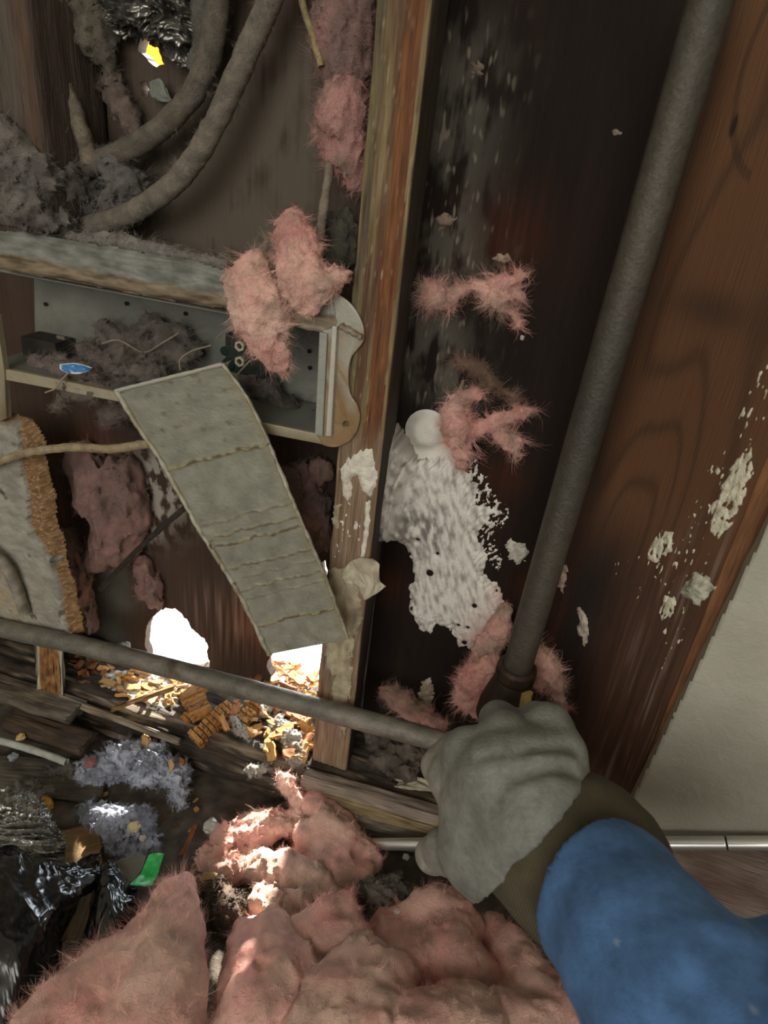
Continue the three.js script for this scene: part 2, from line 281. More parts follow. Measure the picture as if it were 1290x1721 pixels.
// sawn wood: corners of the two ends [a, b, c, d], swept with grain relief; col(position, along 0..1, round 0..1 with face)
function timber(end0, end1, { seg = 200, per = [24, 30, 24, 30], rough = 0.0012, sd = 1, round = 0.0015, col, fray = 0 }) {
  const ring = (e) => { const r = []; for (let k = 0; k < 4; k++) for (let i = 0; i < per[k]; i++) r.push(e[k].clone().lerp(e[(k + 1) % 4], i / per[k])); return r; };
  const r0 = ring(end0), r1 = ring(end1), n = r0.length, pos = [], idx = [], cols = [], uv = [], face = []; let q = 0; for (let k = 0; k < 4; k++) for (let i = 0; i < per[k]; i++) face.push([k, i / per[k]]);
  const L = end0[0].distanceTo(end1[0]), c0 = end0[0].clone().add(end0[1]).add(end0[2]).add(end0[3]).multiplyScalar(0.25), c1 = end1[0].clone().add(end1[1]).add(end1[2]).add(end1[3]).multiplyScalar(0.25), perim = end0[0].distanceTo(end0[1]) + end0[1].distanceTo(end0[2]);
  for (let j = 0; j <= seg; j++) for (let i = 0; i <= n; i++) {
    const m = i % n, [k, s] = face[m]; let t = j / seg; if (fray && j === seg) t += fray * noise(m * 0.6, sd, 3) / L; if (fray && j === 0) t -= fray * noise(m * 0.6, sd, 8) / L;
    const p = r0[m].clone().lerp(r1[m], t), c = c0.clone().lerp(c1, t), o = p.clone().sub(c).normalize();
    const edge = Math.min(s, 1 - s) * end0[k].distanceTo(end0[(k + 1) % 4]), e = 1 - smooth(0, round * 2, edge);
    p.addScaledVector(o, rough * (1.2 * noise(i * 0.45 * 26 / n * 3, t * L * 14, sd) + 0.9 * noise(i * 1.1, t * L * 30, sd + 5)) - e * round * (1 + 0.8 * noise(t * L * 40, k, sd)));
    pos.push(p.x, p.y, p.z); uv.push(i / n * perim * 2, t * L); cols.push(...col(p, t, k, s));
  }
  for (let j = 0; j < seg; j++) for (let i = 0; i < n; i++) { const a = j * (n + 1) + i, b = a + 1, c = b + n + 1, d = a + n + 1; idx.push(a, b, c, a, c, d); }
  for (const j of [0, seg]) { const m = pos.length / 3, c = j ? c1 : c0; pos.push(c.x, c.y, c.z); uv.push(0, 0); cols.push(...col(c, j ? 1 : 0, 4, 0)); for (let i = 0; i < n; i++) { const a = j * (n + 1) + i; j ? idx.push(a, a + 1, m) : idx.push(a + 1, a, m); } }
  const g = build(pos, idx, uv); g.setAttribute('color', new THREE.BufferAttribute(new Float32Array(cols), 3)); return g;
}
function tube(points, r, { seg = 120, rad = 14, rough = 0, freq = 80, col, flat = 1 }) {
  const curve = new THREE.CatmullRomCurve3(points), g = new THREE.TubeGeometry(curve, seg, r, rad), p = g.attributes.position, n = g.attributes.normal, uv = g.attributes.uv, L = curve.getLength();
  for (let i = 0; i < p.count; i++) {
    const x = p.getX(i), y = p.getY(i), z = p.getZ(i), d = rough * (fbm(x * freq, y * freq, z * freq, 3) * 2);
    p.setXYZ(i, x + n.getX(i) * d, y + n.getY(i) * d, z + n.getZ(i) * d); uv.setXY(i, uv.getX(i) * L, uv.getY(i) * r * 6.28);
  }
  g.computeVertexNormals(); return paint(g, col);
}
function turned(a, b, profile, { rad = 32, col }) {                    // [along 0..1, radius] pairs between two points
  const L = a.distanceTo(b), g = new THREE.LatheGeometry(profile.map(([t, r]) => new THREE.Vector2(r, t * L)), rad);
  g.applyQuaternion(new THREE.Quaternion().setFromUnitVectors(V(0, 1, 0), b.clone().sub(a).normalize())); g.translate(a.x, a.y, a.z);
  const uv = g.attributes.uv; for (let i = 0; i < uv.count; i++) uv.setXY(i, uv.getX(i) * profile[0][1] * 6.28, uv.getY(i) * L);
  return paint(g, col);
}
function block(cx, cy, cz, w, h, d, col, round = 0.0008) {              // a small chamfered box
  const s = new THREE.Shape(), a = w / 2 - round, b = h / 2 - round; s.moveTo(-a, -b); s.lineTo(a, -b); s.lineTo(a, b); s.lineTo(-a, b); s.closePath();
  const g = new THREE.ExtrudeGeometry(s, { depth: d - round * 2, bevelEnabled: true, bevelThickness: round, bevelSize: round, bevelSegments: 2 }); g.translate(cx, cy, cz - d / 2 + round);
  return paint(g, col);
}
function plate(plane, pxOuter, pxHoles, thick, h0, col, bevel = 0.0006) { // flat piece traced on a plane, of its own thickness
  const shape = new THREE.Shape(plane.poly(pxOuter).map(([x, y]) => new THREE.Vector2(x, y)));
  for (const hl of pxHoles) shape.holes.push(new THREE.Path(plane.poly(hl).map(([x, y]) => new THREE.Vector2(x, y))));
  const g = new THREE.ExtrudeGeometry(shape, { depth: thick - bevel * 2, bevelEnabled: bevel > 0, bevelThickness: bevel, bevelSize: bevel, bevelOffset: -bevel, bevelSegments: 2, curveSegments: 16 });
  g.translate(0, 0, h0 + bevel); g.applyMatrix4(new THREE.Matrix4().makeBasis(plane.u, plane.v, plane.n).setPosition(plane.o));
  return paint(g, col);
}
const ragged = (poly, step, amp, sd) => { const out = []; for (let i = 0; i < poly.length; i++) { const [ax, ay] = poly[i], [bx, by] = poly[(i + 1) % poly.length], n = Math.max(1, Math.round(Math.hypot(bx - ax, by - ay) / step)); for (let k = 0; k < n; k++) { const x = lerp(ax, bx, k / n), y = lerp(ay, by, k / n); out.push([x + amp * (noise(x * 0.11, y * 0.11, sd) + 0.7 * noise(x * 0.31, y * 0.31, sd + 3)), y + amp * (noise(x * 0.11, y * 0.11, sd + 9) + 0.7 * noise(x * 0.31, y * 0.31, sd + 6))]); } } return out; };

// ------------------------------------------------------------------ the large structure
const grainAt = (s, t, sd = 0) => 0.6 * noise(s * 240, t * 9, sd) + 0.4 * noise(s * 600, t * 18, sd + 3);
// panel textures hold wood colour, mould, stains, paint residue and painted shade where they sit on the boards
function panelMap(x0, y0, w, h, W, H, fn) { const t = tex(W, H, (u, v) => fn(x0 + u * w, y0 + v * h)); t.wrapS = t.wrapT = THREE.ClampToEdgeWrapping; return t; }
const blob = (plane, px, py, r, s, t) => { const [a, b] = plane.px(px, py); return Math.exp(-((s - a) ** 2 + (t - b) ** 2) / (r * r)); };
const RB = { x0: -0.01, y0: -0.32, w: 0.26, h: 0.76 }, LB = { x0: -0.52, y0: -0.62, w: 0.52, h: 1.04 };
const pre = (plane, list) => list.map(([x, y, r]) => [...plane.px(x, y), r]);
const near = (list, s, t) => { let m = 0; for (const [a, b, r] of list) m += Math.exp(-((s - a) ** 2 + (t - b) ** 2) / (r * r)); return m; };
const redSpots = pre(WALL, [[860, 400, 0.03], [650, 980, 0.02], [960, 1050, 0.025], [800, 870, 0.02], [840, 800, 0.02], [900, 990, 0.02]]);
const greySpots = pre(WALL, [[770, 130, 0.03], [750, 260, 0.03], [730, 370, 0.022], [750, 440, 0.03], [720, 560, 0.03], [720, 620, 0.02], [775, 640, 0.02]]);
const mapR = panelMap(RB.x0, RB.y0, RB.w, RB.h, 704, 2048, (s, t) => {
  const gr = grainAt(s, t, 2), big = fbm(s * 18, t * 6, 4, 3);
  let c = mix(C('#17110e'), C('#241a15'), clamp(0.5 + gr * 0.4 + big));
  c = mix(c, C('#3d2013'), clamp(near(redSpots, s, t) * (0.75 + gr * 0.8)));
  const g = near(greySpots, s, t), m = clamp(g * smooth(-0.25, 0.5, fbm(s * 60, t * 26, 7, 4) * 2 + 0.2 + gr * 0.3));
  c = mix(c, C('#57534a'), m * 0.85);
  const fleck = noise(s * 330, t * 90, 3) + 0.8 * noise(s * 150, t * 60, 8);
  return mix(c, C('#7d7466'), clamp(g * 1.5) * smooth(0.35, 0.8, fleck) * 0.85);
});
const dustL = pre(WALL, [[420, 260, 0.07], [360, 330, 0.07], [480, 150, 0.06], [90, 330, 0.06], [320, 400, 0.05], [150, 60, 0.05]]);
const redL = pre(WALL, [[90, 860, 0.02], [160, 760, 0.025], [480, 830, 0.02], [420, 1050, 0.03]]);
const mouldL = pre(WALL, [[255, 830, 0.035], [280, 800, 0.02], [240, 880, 0.02]]);
const greyL = pre(WALL, [[190, 1010, 0.022], [190, 960, 0.018], [185, 1060, 0.018]]), pinkL = pre(WALL, [[380, 1060, 0.03], [350, 1010, 0.02], [420, 1000, 0.02]]);
const mapL = panelMap(LB.x0, LB.y0, LB.w, LB.h, 1024, 2048, (s, t) => {
  const gr = grainAt(s, t, 12), big = fbm(s * 16, t * 7, 14, 3);
  let c = mix(C('#372b25'), C('#4a3b32'), clamp(0.5 + gr * 0.5 + big));
  c = mix(c, C('#5d554b'), clamp(near(dustL, s, t) * (0.55 + 0.9 * fbm(s * 40, t * 30, 2, 4) + 0.35 * gr)));
  c = mix(c, C('#6b3f26'), clamp(near(redL, s, t) * (0.6 + gr)));
  c = mix(c, C('#9a938a'), clamp(near(mouldL, s, t) * 1.3 * smooth(-0.1, 0.35, fbm(s * 110, t * 60, 5, 4) * 1.5 + 0.1)));
  c = mix(c, C('#5a5c54'), clamp(near(greyL, s, t) * 1.2));
  return mix(c, C('#7b665c'), clamp(near(pinkL, s, t) * (smooth(0.0, 0.7, gr + 0.25))) * 0.9);
});
function slab(plane, poly, holes, thick, map, R) {                     // sheathing of its own thickness, uv over the panel
  const shape = new THREE.Shape(poly.map(([x, y]) => new THREE.Vector2(x, y))); for (const h of holes) shape.holes.push(new THREE.Path(h.map(([x, y]) => new THREE.Vector2(x, y))));
  const g = new THREE.ExtrudeGeometry(shape, { depth: thick, bevelEnabled: false }); g.translate(0, 0, -thick);
  const p = g.attributes.position, uv = g.attributes.uv; for (let i = 0; i < p.count; i++) uv.setXY(i, (p.getX(i) - R.x0) / R.w, (p.getY(i) - R.y0) / R.h);
  return g;
}
const hole = (pts, amp, sd) => WALL.poly(ragged(pts, 4, amp, sd));
const holeA = hole([[243, 1080], [247, 1050], [262, 1030], [280, 1022], [296, 1024], [312, 1040], [322, 1058], [340, 1072], [350, 1085], [347, 1100], [352, 1120], [300, 1128], [252, 1112]], 3.5, 2);
const holeB = hole([[455, 1098], [462, 1050], [490, 1020], [545, 1015], [550, 1110], [545, 1160], [500, 1168], [462, 1150], [448, 1120]], 3, 5);
const holeC = hole([[538, 946], [546, 942], [551, 962], [547, 972], [541, 966]], 1, 7);
const holeD = hole([[236, 66], [252, 62], [266, 82], [275, 108], [262, 112], [246, 98], [232, 84]], 2.5, 9);
const holeE = hole([[234, 138], [243, 136], [250, 150], [248, 162], [239, 160]], 2, 12);
const outerL = [[LB.x0, LB.y0], [0, LB.y0], [0, LB.y0 + LB.h], [LB.x0, LB.y0 + LB.h]], outerR = [[0.001, RB.y0], [RB.x0 + RB.w, RB.y0], [RB.x0 + RB.w, RB.y0 + RB.h], [0.001, RB.y0 + RB.h]];
const sheathL = new THREE.MeshPhysicalMaterial({ side: THREE.DoubleSide, specularIntensity: 0.4, map: mapL, bumpMap: rep(T.grainB, 4, 9), bumpScale: 0.0008, roughness: 0.85 }), sheathR = new THREE.MeshPhysicalMaterial({ side: THREE.DoubleSide, specularIntensity: 0.35, map: mapR, bumpMap: rep(T.grainB, 2, 8), bumpScale: 0.0008, roughness: 0.8 });
const box3 = (x0, x1, y0, y1, z0, z1, col) => { const g = new THREE.BoxGeometry(x1 - x0, y1 - y0, z1 - z0); g.translate((x0 + x1) / 2, (y0 + y1) / 2, (z0 + z1) / 2); uvBox(g); return paint(g, () => col); };
const plasterWhite = C('#c9c5b8');
const R = ROOM, WT = 0.1;
structure('wall_back', [
  ['sheathing_panel', slab(WALL, outerL, [holeA, holeB, holeC, holeD, holeE], 0.010, mapL, LB), sheathL, { label: 'dark water-stained sheathing board with ragged holes' }],
  ['sheathing_panel', slab(WALL, outerR, [], 0.010, mapR, RB), sheathR, { label: 'blackened sheathing board behind the upright pipe' }],
  ['wall_section', box3(R.x0 - WT, LB.x0, -0.62, R.ceil + WT, -0.03, ZF + 0.012, plasterWhite), M.plaster],
  ['wall_section', box3(RB.x0 + RB.w + 0.2, R.x1 + WT, -0.62, R.ceil + WT, -0.03, 0.03, plasterWhite), M.plaster],
  ['wall_section', box3(LB.x0, RB.x0 + RB.w + 0.2, RB.y0 + RB.h - 0.02, R.ceil + WT, -0.03, -0.005, plasterWhite), M.plaster],
  ['wall_section', box3(RB.x0 + RB.w, RB.x0 + RB.w + 0.2, -0.62, R.ceil, -0.03, -0.005, plasterWhite), M.plaster],
]);
structure('wall_left', [['wall_section', box3(R.x0 - WT, R.x0, -0.62, R.ceil + WT, -0.03, R.z1 + WT, plasterWhite), M.plaster]]);
structure('wall_right', [['wall_section', box3(R.x1, R.x1 + WT, -0.62, R.ceil + WT, -0.03, R.z1 + WT, plasterWhite), M.plaster]]);
structure('wall_front', [['wall_section', box3(R.x0, R.x1, -0.62, R.ceil + WT, R.z1, R.z1 + WT, plasterWhite), M.plaster]]);
structure('ceiling', [['ceiling_board', box3(R.x0, R.x1, R.ceil, R.ceil + WT, -0.03, R.z1, plasterWhite), M.plaster]]);
{ // dirty floor, uneven with dust and crumbs
  const pl = new Plane(V(0, R.floor, 0), V(1, 0, 0), V(0, 1, 0));
  const g = crust(pl, [-0.55, -0.55], [0.45, 0.02], 0.004, (s, t) => 0.002 + 0.003 * fbm(s * 40, t * 40, 1, 4), (s, t) => mix(C('#3d362f'), C('#6f655a'), clamp(0.45 + fbm(s * 60, t * 60, 6, 4) * 1.4)), -0.02);
  structure('floor', [['floor_slab', box3(R.x0, R.x1, R.floor - 0.12, R.floor, -0.008, R.z1, C('#574c43')), M.plain], ['dirt_layer', g, M.plain, { kind: 'stuff' }]]);
}
structure('ground', [['ground_surface', box3(-8, 8, -0.75, -0.55, -14, -0.03, C('#d8d2c4')), M.plain]]);

// unseen glowing window behind the viewer, placed to light the bays from the front
{
  const x0 = WIN.x - WIN.w / 2, x1 = WIN.x + WIN.w / 2, y0 = WIN.y - WIN.h / 2, y1 = WIN.y + WIN.h / 2, z = R.z1, c = C('#dddbd2'), bar = (a, b, d, e) => box3(a, b, d, e, z - 0.06, z + 0.02, c);
  const pane = new THREE.BoxGeometry(WIN.w, WIN.h, 0.006); pane.translate(WIN.x, WIN.y, z - 0.012);
  structure('unseen_window_1', [['window_frame', mergeGeometries([bar(x0 - 0.06, x1 + 0.06, y1, y1 + 0.06), bar(x0 - 0.06, x1 + 0.06, y0 - 0.06, y0), bar(x0 - 0.06, x0, y0, y1), bar(x1, x1 + 0.06, y0, y1)]), M.plaster], ['window_pane', pane, new THREE.MeshStandardMaterial({ color: 0x000000, emissive: WIN.color, emissiveIntensity: 1.0 })]]);
  const l = new THREE.RectAreaLight(WIN.color, WIN.power, WIN.w, WIN.h); l.position.set(WIN.x, WIN.y, z - 0.07); l.lookAt(WIN.x, WIN.y, -5); scene.add(l);
}

// ------------------------------------------------------------------ framing
{ // the middle stud: tapering, weathered; paint left on its lower face
  const y0 = -0.243, y1 = 0.46, at = (a, b, y) => { const p = P(a[0], a[1], ZF), q = P(b[0], b[1], ZF); return lerp(p.x, q.x, (y - p.y) / (q.y - p.y)); };
  const xl = (y) => at([632, 0], [522, 1285], y), xr = (y) => at([728, 0], [585, 1285], y);
  const ends = [y0, y1].map((y) => [V(xl(y), y, ZF), V(xr(y), y, ZF), V(xr(y) - (y < 0 ? 0.013 : 0.009), y, 0.001), V(xl(y), y, 0.001)]);
  const topY = P(600, 740, ZF).y;
  const col = (p, t, k, s) => {
    const gr = grainAt(k % 2 ? p.z : s * 0.05, p.y, 21), b = fbm(s * 5, p.y * 9, 33, 3), up = smooth(topY - 0.02, topY + 0.02, p.y + 0.02 * b);
    if (k === 1) return mix(mix(C('#4a3a2c'), C('#2e241d'), clamp(0.5 + gr + b)), C('#5b5247'), clamp(0.4 + b * 2) * up);
    let hi; s += 0.10 * fbm(s * 4, p.y * 14, 90, 3);
    if (s < 0.24 + 0.04 * b) hi = mix(C('#867955'), C('#5f5340'), clamp(0.5 + gr + b * 1.6));
    else if (s < 0.55 + 0.08 * b) hi = mix(C('#6a4c36'), C('#93805c'), clamp(0.35 + gr + b * 2.6));
    else if (s < 0.88) hi = mix(C('#6b3d24'), C('#8f5f38'), clamp(0.4 + gr + b * 2));
    else hi = mix(C('#a08c66'), C('#6d5137'), clamp(0.4 + gr + b));
    hi = mix(hi, C('#5a4530'), smooth(0.12, 0.45, fbm(s * 9, p.y * 30, 50, 4)) * 0.85);
    hi = mix(hi, C('#b9ac8d'), smooth(0.2, 0.42, fbm(s * 26, p.y * 60, 61, 3)) * 0.75 * (s < 0.62 ? 1 : 0.4));
    const lo = mix(mix(C('#a48d75'), C('#7d634d'), clamp(0.5 + gr + b)), C('#7c4a26'), smooth(0.15, 0.5, fbm(s * 6, p.y * 16, 71, 3)));
    return mix(lo, hi, up);
  };
  const parts = [['stud_body', timber(ends[0], ends[1], { seg: 420, per: [36, 16, 10, 16], rough: 0.0009, sd: 3, col }), M.wood]];
  const white = (s, t, h) => mix(C('#e4e0d4'), C('#c4bcab'), clamp(0.4 + fbm(s * 150, t * 90, 4, 3) * 1.5)), cream = (s, t) => mix(C('#b6ad93'), C('#8b7d66'), clamp(0.4 + fbm(s * 150, t * 60, 9, 3) * 1.8));
  parts.push(['peeling_paint', patchOn(FRONT, [[571, 790], [588, 768], [605, 755], [622, 757], [628, 790], [630, 815], [620, 838], [606, 830], [598, 802], [588, 806], [590, 835], [585, 850], [575, 835]], { high: 0.0022, rag: 0.003, top: 0.0008, col: white }), M.plaster]);
  parts.push(['peeling_paint', patchOn(FRONT, [[563, 850], [571, 848], [569, 880], [565, 900], [558, 880]], { high: 0.0008, rag: 0.003, freq: 200, col: cream }), M.plaster]);
  parts.push(['peeling_paint', patchOn(FRONT, [[612, 845], [622, 840], [618, 900], [610, 940], [604, 938], [610, 890]], { high: 0.0018, rag: 0.0015, col: white }), M.plaster]);
  parts.push(['peeling_paint', patchOn(FRONT, [[553, 960], [598, 955], [602, 1000], [606, 1040], [590, 1085], [572, 1060], [560, 1010], [551, 985]], { high: 0.0012, rag: 0.004, freq: 160, col: cream }), M.plaster]);
  parts.push(['peeling_paint', patchOn(FRONT, [[547, 1080], [592, 1070], [590, 1130], [583, 1200], [575, 1240], [556, 1200], [560, 1140], [548, 1120]], { high: 0.001, rag: 0.006, freq: 130, str: [1.6, 0.6], col: cream }), M.plaster]);
  parts.push(['peeling_paint', patchOn(FRONT, [[571, 870], [612, 850], [600, 945], [560, 940]], { high: 0.0006, rag: 0.001, cut: (s, t) => 0.004 * (fbm(s * 300, t * 110, 4, 3) * 2 - 0.42), col: white }), M.plaster]);
  thing('wall_stud', 'weathered middle stud, orange above and flaking white paint below, between the two bays', 'stud', parts);
}
// wide brown board that closes the right bay, slanting out to the front
const RBK = P(1040, 600, 0), RFR = P(1334, 650, ZF + 0.006), BD = new Plane(V(RBK.x, 0, 0), V(RFR.x - RBK.x, 0, RFR.z), V(-RFR.z, 0, RFR.x - RBK.x));
const BDW = Math.hypot(RFR.x - RBK.x, RFR.z);
{
  const arches = [[1150, 640], [1085, 745]].map(([x, y]) => BD.px(x, y)), knot = BD.px(1232, 212), kink = BD.px(1250, 110), shadowBlotch = BD.px(1195, 520), B0 = -0.246, BH = 0.71;
  const map = panelMap(0, B0, BDW, BH, 512, 1536, (s, t) => {
    const ring = (a, k) => { const ds = s - a[0], dt = t - a[1]; return dt + k * ds * ds * 60; };
    let w = s * 60 + 0.9 * noise(t * 7, 1, s * 14) + 0.5 * noise(s * 30, t * 12, 5);
    for (const a of arches) { const e = Math.exp(-((s - a[0]) ** 2) / 0.0005) * smooth(-0.16, 0.02, t - a[1] + 0.06) * smooth(0.16, 0.03, t - a[1]); w = lerp(w, ring(a, 1) * 70, e * 0.85); }
    const gr = Math.pow(0.5 + 0.5 * Math.sin(w * 2.4), 5), fine = grainAt(s, t, 30);
    let c = mix(C('#66452b'), C('#553721'), clamp(0.45 + fine * 0.3 + fbm(s * 14, t * 5, 8, 2)));
    c = mix(c, C('#382416'), gr * 0.55);
    c = mix(c, C('#2a1a10'), Math.exp(-(((s - shadowBlotch[0]) / 0.03) ** 2 + ((t - shadowBlotch[1]) / 0.012) ** 2)) * 0.6);  // soft shadow painted into the board colour
    c = mix(c, C('#20140c'), smooth(1, 0.4, Math.hypot((s - knot[0]) / 0.003, (t - knot[1]) / 0.008)));
    c = mix(c, C('#24170e'), smooth(0.0025, 0.0008, Math.abs(Math.hypot(s - kink[0] - 0.03, (t - kink[1]) * 0.55) - 0.03)) * (s < kink[0] + 0.025 ? 0.45 : 0));
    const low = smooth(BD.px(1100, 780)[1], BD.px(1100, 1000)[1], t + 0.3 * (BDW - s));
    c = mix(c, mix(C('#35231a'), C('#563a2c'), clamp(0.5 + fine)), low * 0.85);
    c = mix(c, C('#150e0a'), low * smooth(0.085, 0.03, s + 0.012 * fbm(s * 30, t * 12, 6, 3)) * 0.92);  // near-black shade painted into the lower back corner
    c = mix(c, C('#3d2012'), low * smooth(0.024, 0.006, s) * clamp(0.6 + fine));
    c = mix(c, C('#1d140e'), smooth(0.03, 0.0, s) * (1 - low) * 0.75);  // upper board painted darker toward the recessed corner, as shade
    const edge = smooth(0.06, 0.0, BDW - s) * smooth(0.15, -0.02, t);
    return mix(c, C('#9c8f80'), clamp(edge * smooth(0.15, 0.75, fine + 0.5 * fbm(s * 80, t * 26, 3, 3) + 0.1) * 0.6));
  });
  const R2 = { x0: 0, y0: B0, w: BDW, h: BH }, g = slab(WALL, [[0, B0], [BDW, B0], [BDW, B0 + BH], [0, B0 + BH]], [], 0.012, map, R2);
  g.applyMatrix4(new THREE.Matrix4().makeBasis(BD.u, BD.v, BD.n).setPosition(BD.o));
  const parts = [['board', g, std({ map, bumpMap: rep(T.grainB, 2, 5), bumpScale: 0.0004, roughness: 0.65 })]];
  const white = (s, t) => mix(C('#d9d4bd'), C('#a39c86'), clamp(0.3 + fbm(s * 200, t * 120, 4, 3) * 1.6));
  const streak = (thr) => (s, t) => 0.004 * (0.9 * noise(s * 420, t * 120, 3) + 0.6 * noise(s * 900, t * 260, 5) + 0.5 * fbm(s * 60, t * 30, 2, 2) - thr);
  const flecks = [[[[1195, 850], [1225, 790], [1262, 740], [1262, 800], [1230, 880], [1205, 905], [1192, 890]], -0.25], [[[1240, 690], [1290, 600], [1290, 690], [1262, 740], [1240, 740]], 0.32], [[[1090, 920], [1108, 892], [1130, 895], [1125, 925], [1100, 945], [1086, 940]], -0.3],
    [[[1150, 880], [1190, 780], [1230, 740], [1190, 900], [1150, 930]], 0.42], [[[1095, 970], [1105, 920], [1150, 900], [1190, 930], [1190, 985], [1130, 1010]], 0.35], [[[1105, 1030], [1115, 1000], [1135, 1010], [1130, 1035], [1110, 1045]], -0.15], [[[1030, 950], [1060, 930], [1110, 950], [1090, 1010], [1040, 1000]], 0.55], [[[1100, 1100], [1110, 1020], [1170, 1020], [1150, 1090], [1110, 1140]], 0.5]];
  for (const [poly, thr] of flecks) parts.push(['paint_fleck', patchOn(BD, poly, { cell: 0.0008, high: 0.001, slope: 0.5, rag: 0.002, cut: streak(thr), top: 0.0003, col: white }), M.plaster]);
  parts.push(['paint_fleck', patchOn(BD, [[1136, 998], [1142, 975], [1160, 966], [1180, 970], [1188, 985], [1183, 1008], [1165, 1018], [1145, 1012]], { high: 0.005, slope: 0.7, rag: 0.004, top: 0.002, topF: 180, col: (s, t) => mix(C('#c9c6b3'), C('#7f7f70'), clamp(0.5 + fbm(s * 180, t * 160, 2, 3) * 2)) }), M.plaster]);
  thing('side_board', 'wide brown board with arched grain and white paint flecks, closing the right bay', 'board', parts);
  // front stud strip beside it, then the painted wallboard
  const a = RFR.clone(), col = (p, tt, k, s) => mix(mix(C('#6b4529'), C('#8a5d3a'), clamp(0.5 + grainAt(s * 0.02, p.y, 41) + fbm(s * 3, p.y * 14, 3, 3))), C('#3c2515'), smooth(0.75, 1, s) * (k === 0 ? 0.5 : 0));
  const W = 0.034, zf = a.z, ring = (y) => [V(a.x - 0.001, y, zf), V(a.x + W, y, zf), V(a.x + W, y, -0.004), V(a.x - 0.001, y, -0.004)];
  thing('wall_stud', 'clean brown stud edge beside the white painted wallboard', 'stud', [['stud_body', timber(ring(-0.246), ring(0.46), { seg: 300, per: [18, 20, 10, 20], rough: 0.0005, sd: 8, col }), M.wood]]);
}
const DW = new Plane(V(0, 0, RFR.z + 0.0125), V(1, 0, 0), V(0, 0, 1));
{
  const a = DW.px(1290, 888), b = DW.px(1050, 1372), b0 = DW.px(1050, 1407), b1 = DW.px(1290, 1405), bot = b0[1], right = 0.62, botAt = (s) => lerp(b0[1], b1[1], clamp((s - b0[0]) / (b1[0] - b0[0]), -1, 1.3));
  const eL = (t) => lerp(b[0], a[0], (t - b[1]) / (a[1] - b[1])) + 0.0008 * noise(t * 50, 3) + 0.0002 * noise(t * 160, 9);
  const pts = []; for (let t = bot; t < 0.5; t += 0.004) pts.push([eL(t), t]);
  const poly = [...pts.reverse(), [eL(bot), bot], [b1[0] * 1.2 - b0[0] * 0.2, botAt(b1[0] * 1.2 - b0[0] * 0.2)], [right, botAt(9)], [right, 0.494]];
  const shape = new THREE.Shape(poly.map(([x, y]) => new THREE.Vector2(x, y))), core = new THREE.ExtrudeGeometry(shape, { depth: 0.0112, bevelEnabled: false }); core.translate(0, 0, RFR.z + 0.001); paint(core, () => C('#9a917f'));
  const skin = crust(DW, [eL(bot) - 0.003, bot - 0.002], [right, 0.3], 0.001, (s, t) => { const e = Math.min(s - eL(t), t - botAt(s)); return Math.min(0.0008, e * 1.5) + (e > 0.001 ? 0.0003 * fbm(s * 140 + t * 90, t * 55 - s * 20, 2, 3) + 0.0016 * Math.max(0, noise(s * 110 + t * 60, t * 24 - s * 30, 7) - 0.4) : 0); }, (s, t) => mix(C('#adaa9e'), C('#a09d90'), clamp(0.4 + fbm(s * 30, t * 30, 3, 3))), -0.001);
  const paintM = std({ vertexColors: true, bumpMap: rep(T.mottleB, 8), bumpScale: 0.0007, roughness: 0.6 });
  structure('wall_right_001', [['wallboard', core, M.plaster], ['painted_face', skin, paintM]]);
  const y1 = bot + 0.004, base = timber([V(RFR.x + 0.02, R.floor, RFR.z + 0.002), V(RFR.x + 0.02, R.floor, -0.004), V(RFR.x + 0.02, y1, -0.004), V(RFR.x + 0.02, y1, RFR.z + 0.002)], [V(0.62, R.floor, RFR.z + 0.002), V(0.62, R.floor, -0.004), V(0.62, y1, -0.004), V(0.62, y1, RFR.z + 0.002)], { seg: 60, per: [6, 6, 6, 20], sd: 4, col: (p) => mix(C('#8d7d72'), C('#6f5549'), clamp(0.5 + fbm(p.x * 20, p.y * 30, 2, 3) * 1.5)) });
  structure('baseboard_right', [['baseboard_plank', base, M.wood]]);
}
{ // left stud, mostly beyond the frame
  const z = ZF, c = (p, t, k, s) => mix(mix(C('#5f554b'), C('#453a32'), clamp(0.5 + grainAt(s * 0.05, p.y, 51) * 0.6 + fbm(s * 4, p.y * 8, 2, 3))), C('#5d4230'), k === 0 ? smooth(0.6, 0.9, s) * 0.7 : 0.1);
  const xr = P(62, 150, z).x, ring = (y) => [V(xr - 0.05, y, z), V(xr, y, z), V(xr, y, 0.001), V(xr - 0.05, y, 0.001)];
  thing('wall_stud', 'brown dusty stud at the far left above the metal box', 'stud', [['stud_body', timber(ring(P(20, 392, z).y + 0.004), ring(0.46), { seg: 160, per: [20, 14, 8, 14], sd: 12, col: c }), M.wood]]);
}
const SILL = -0.247;
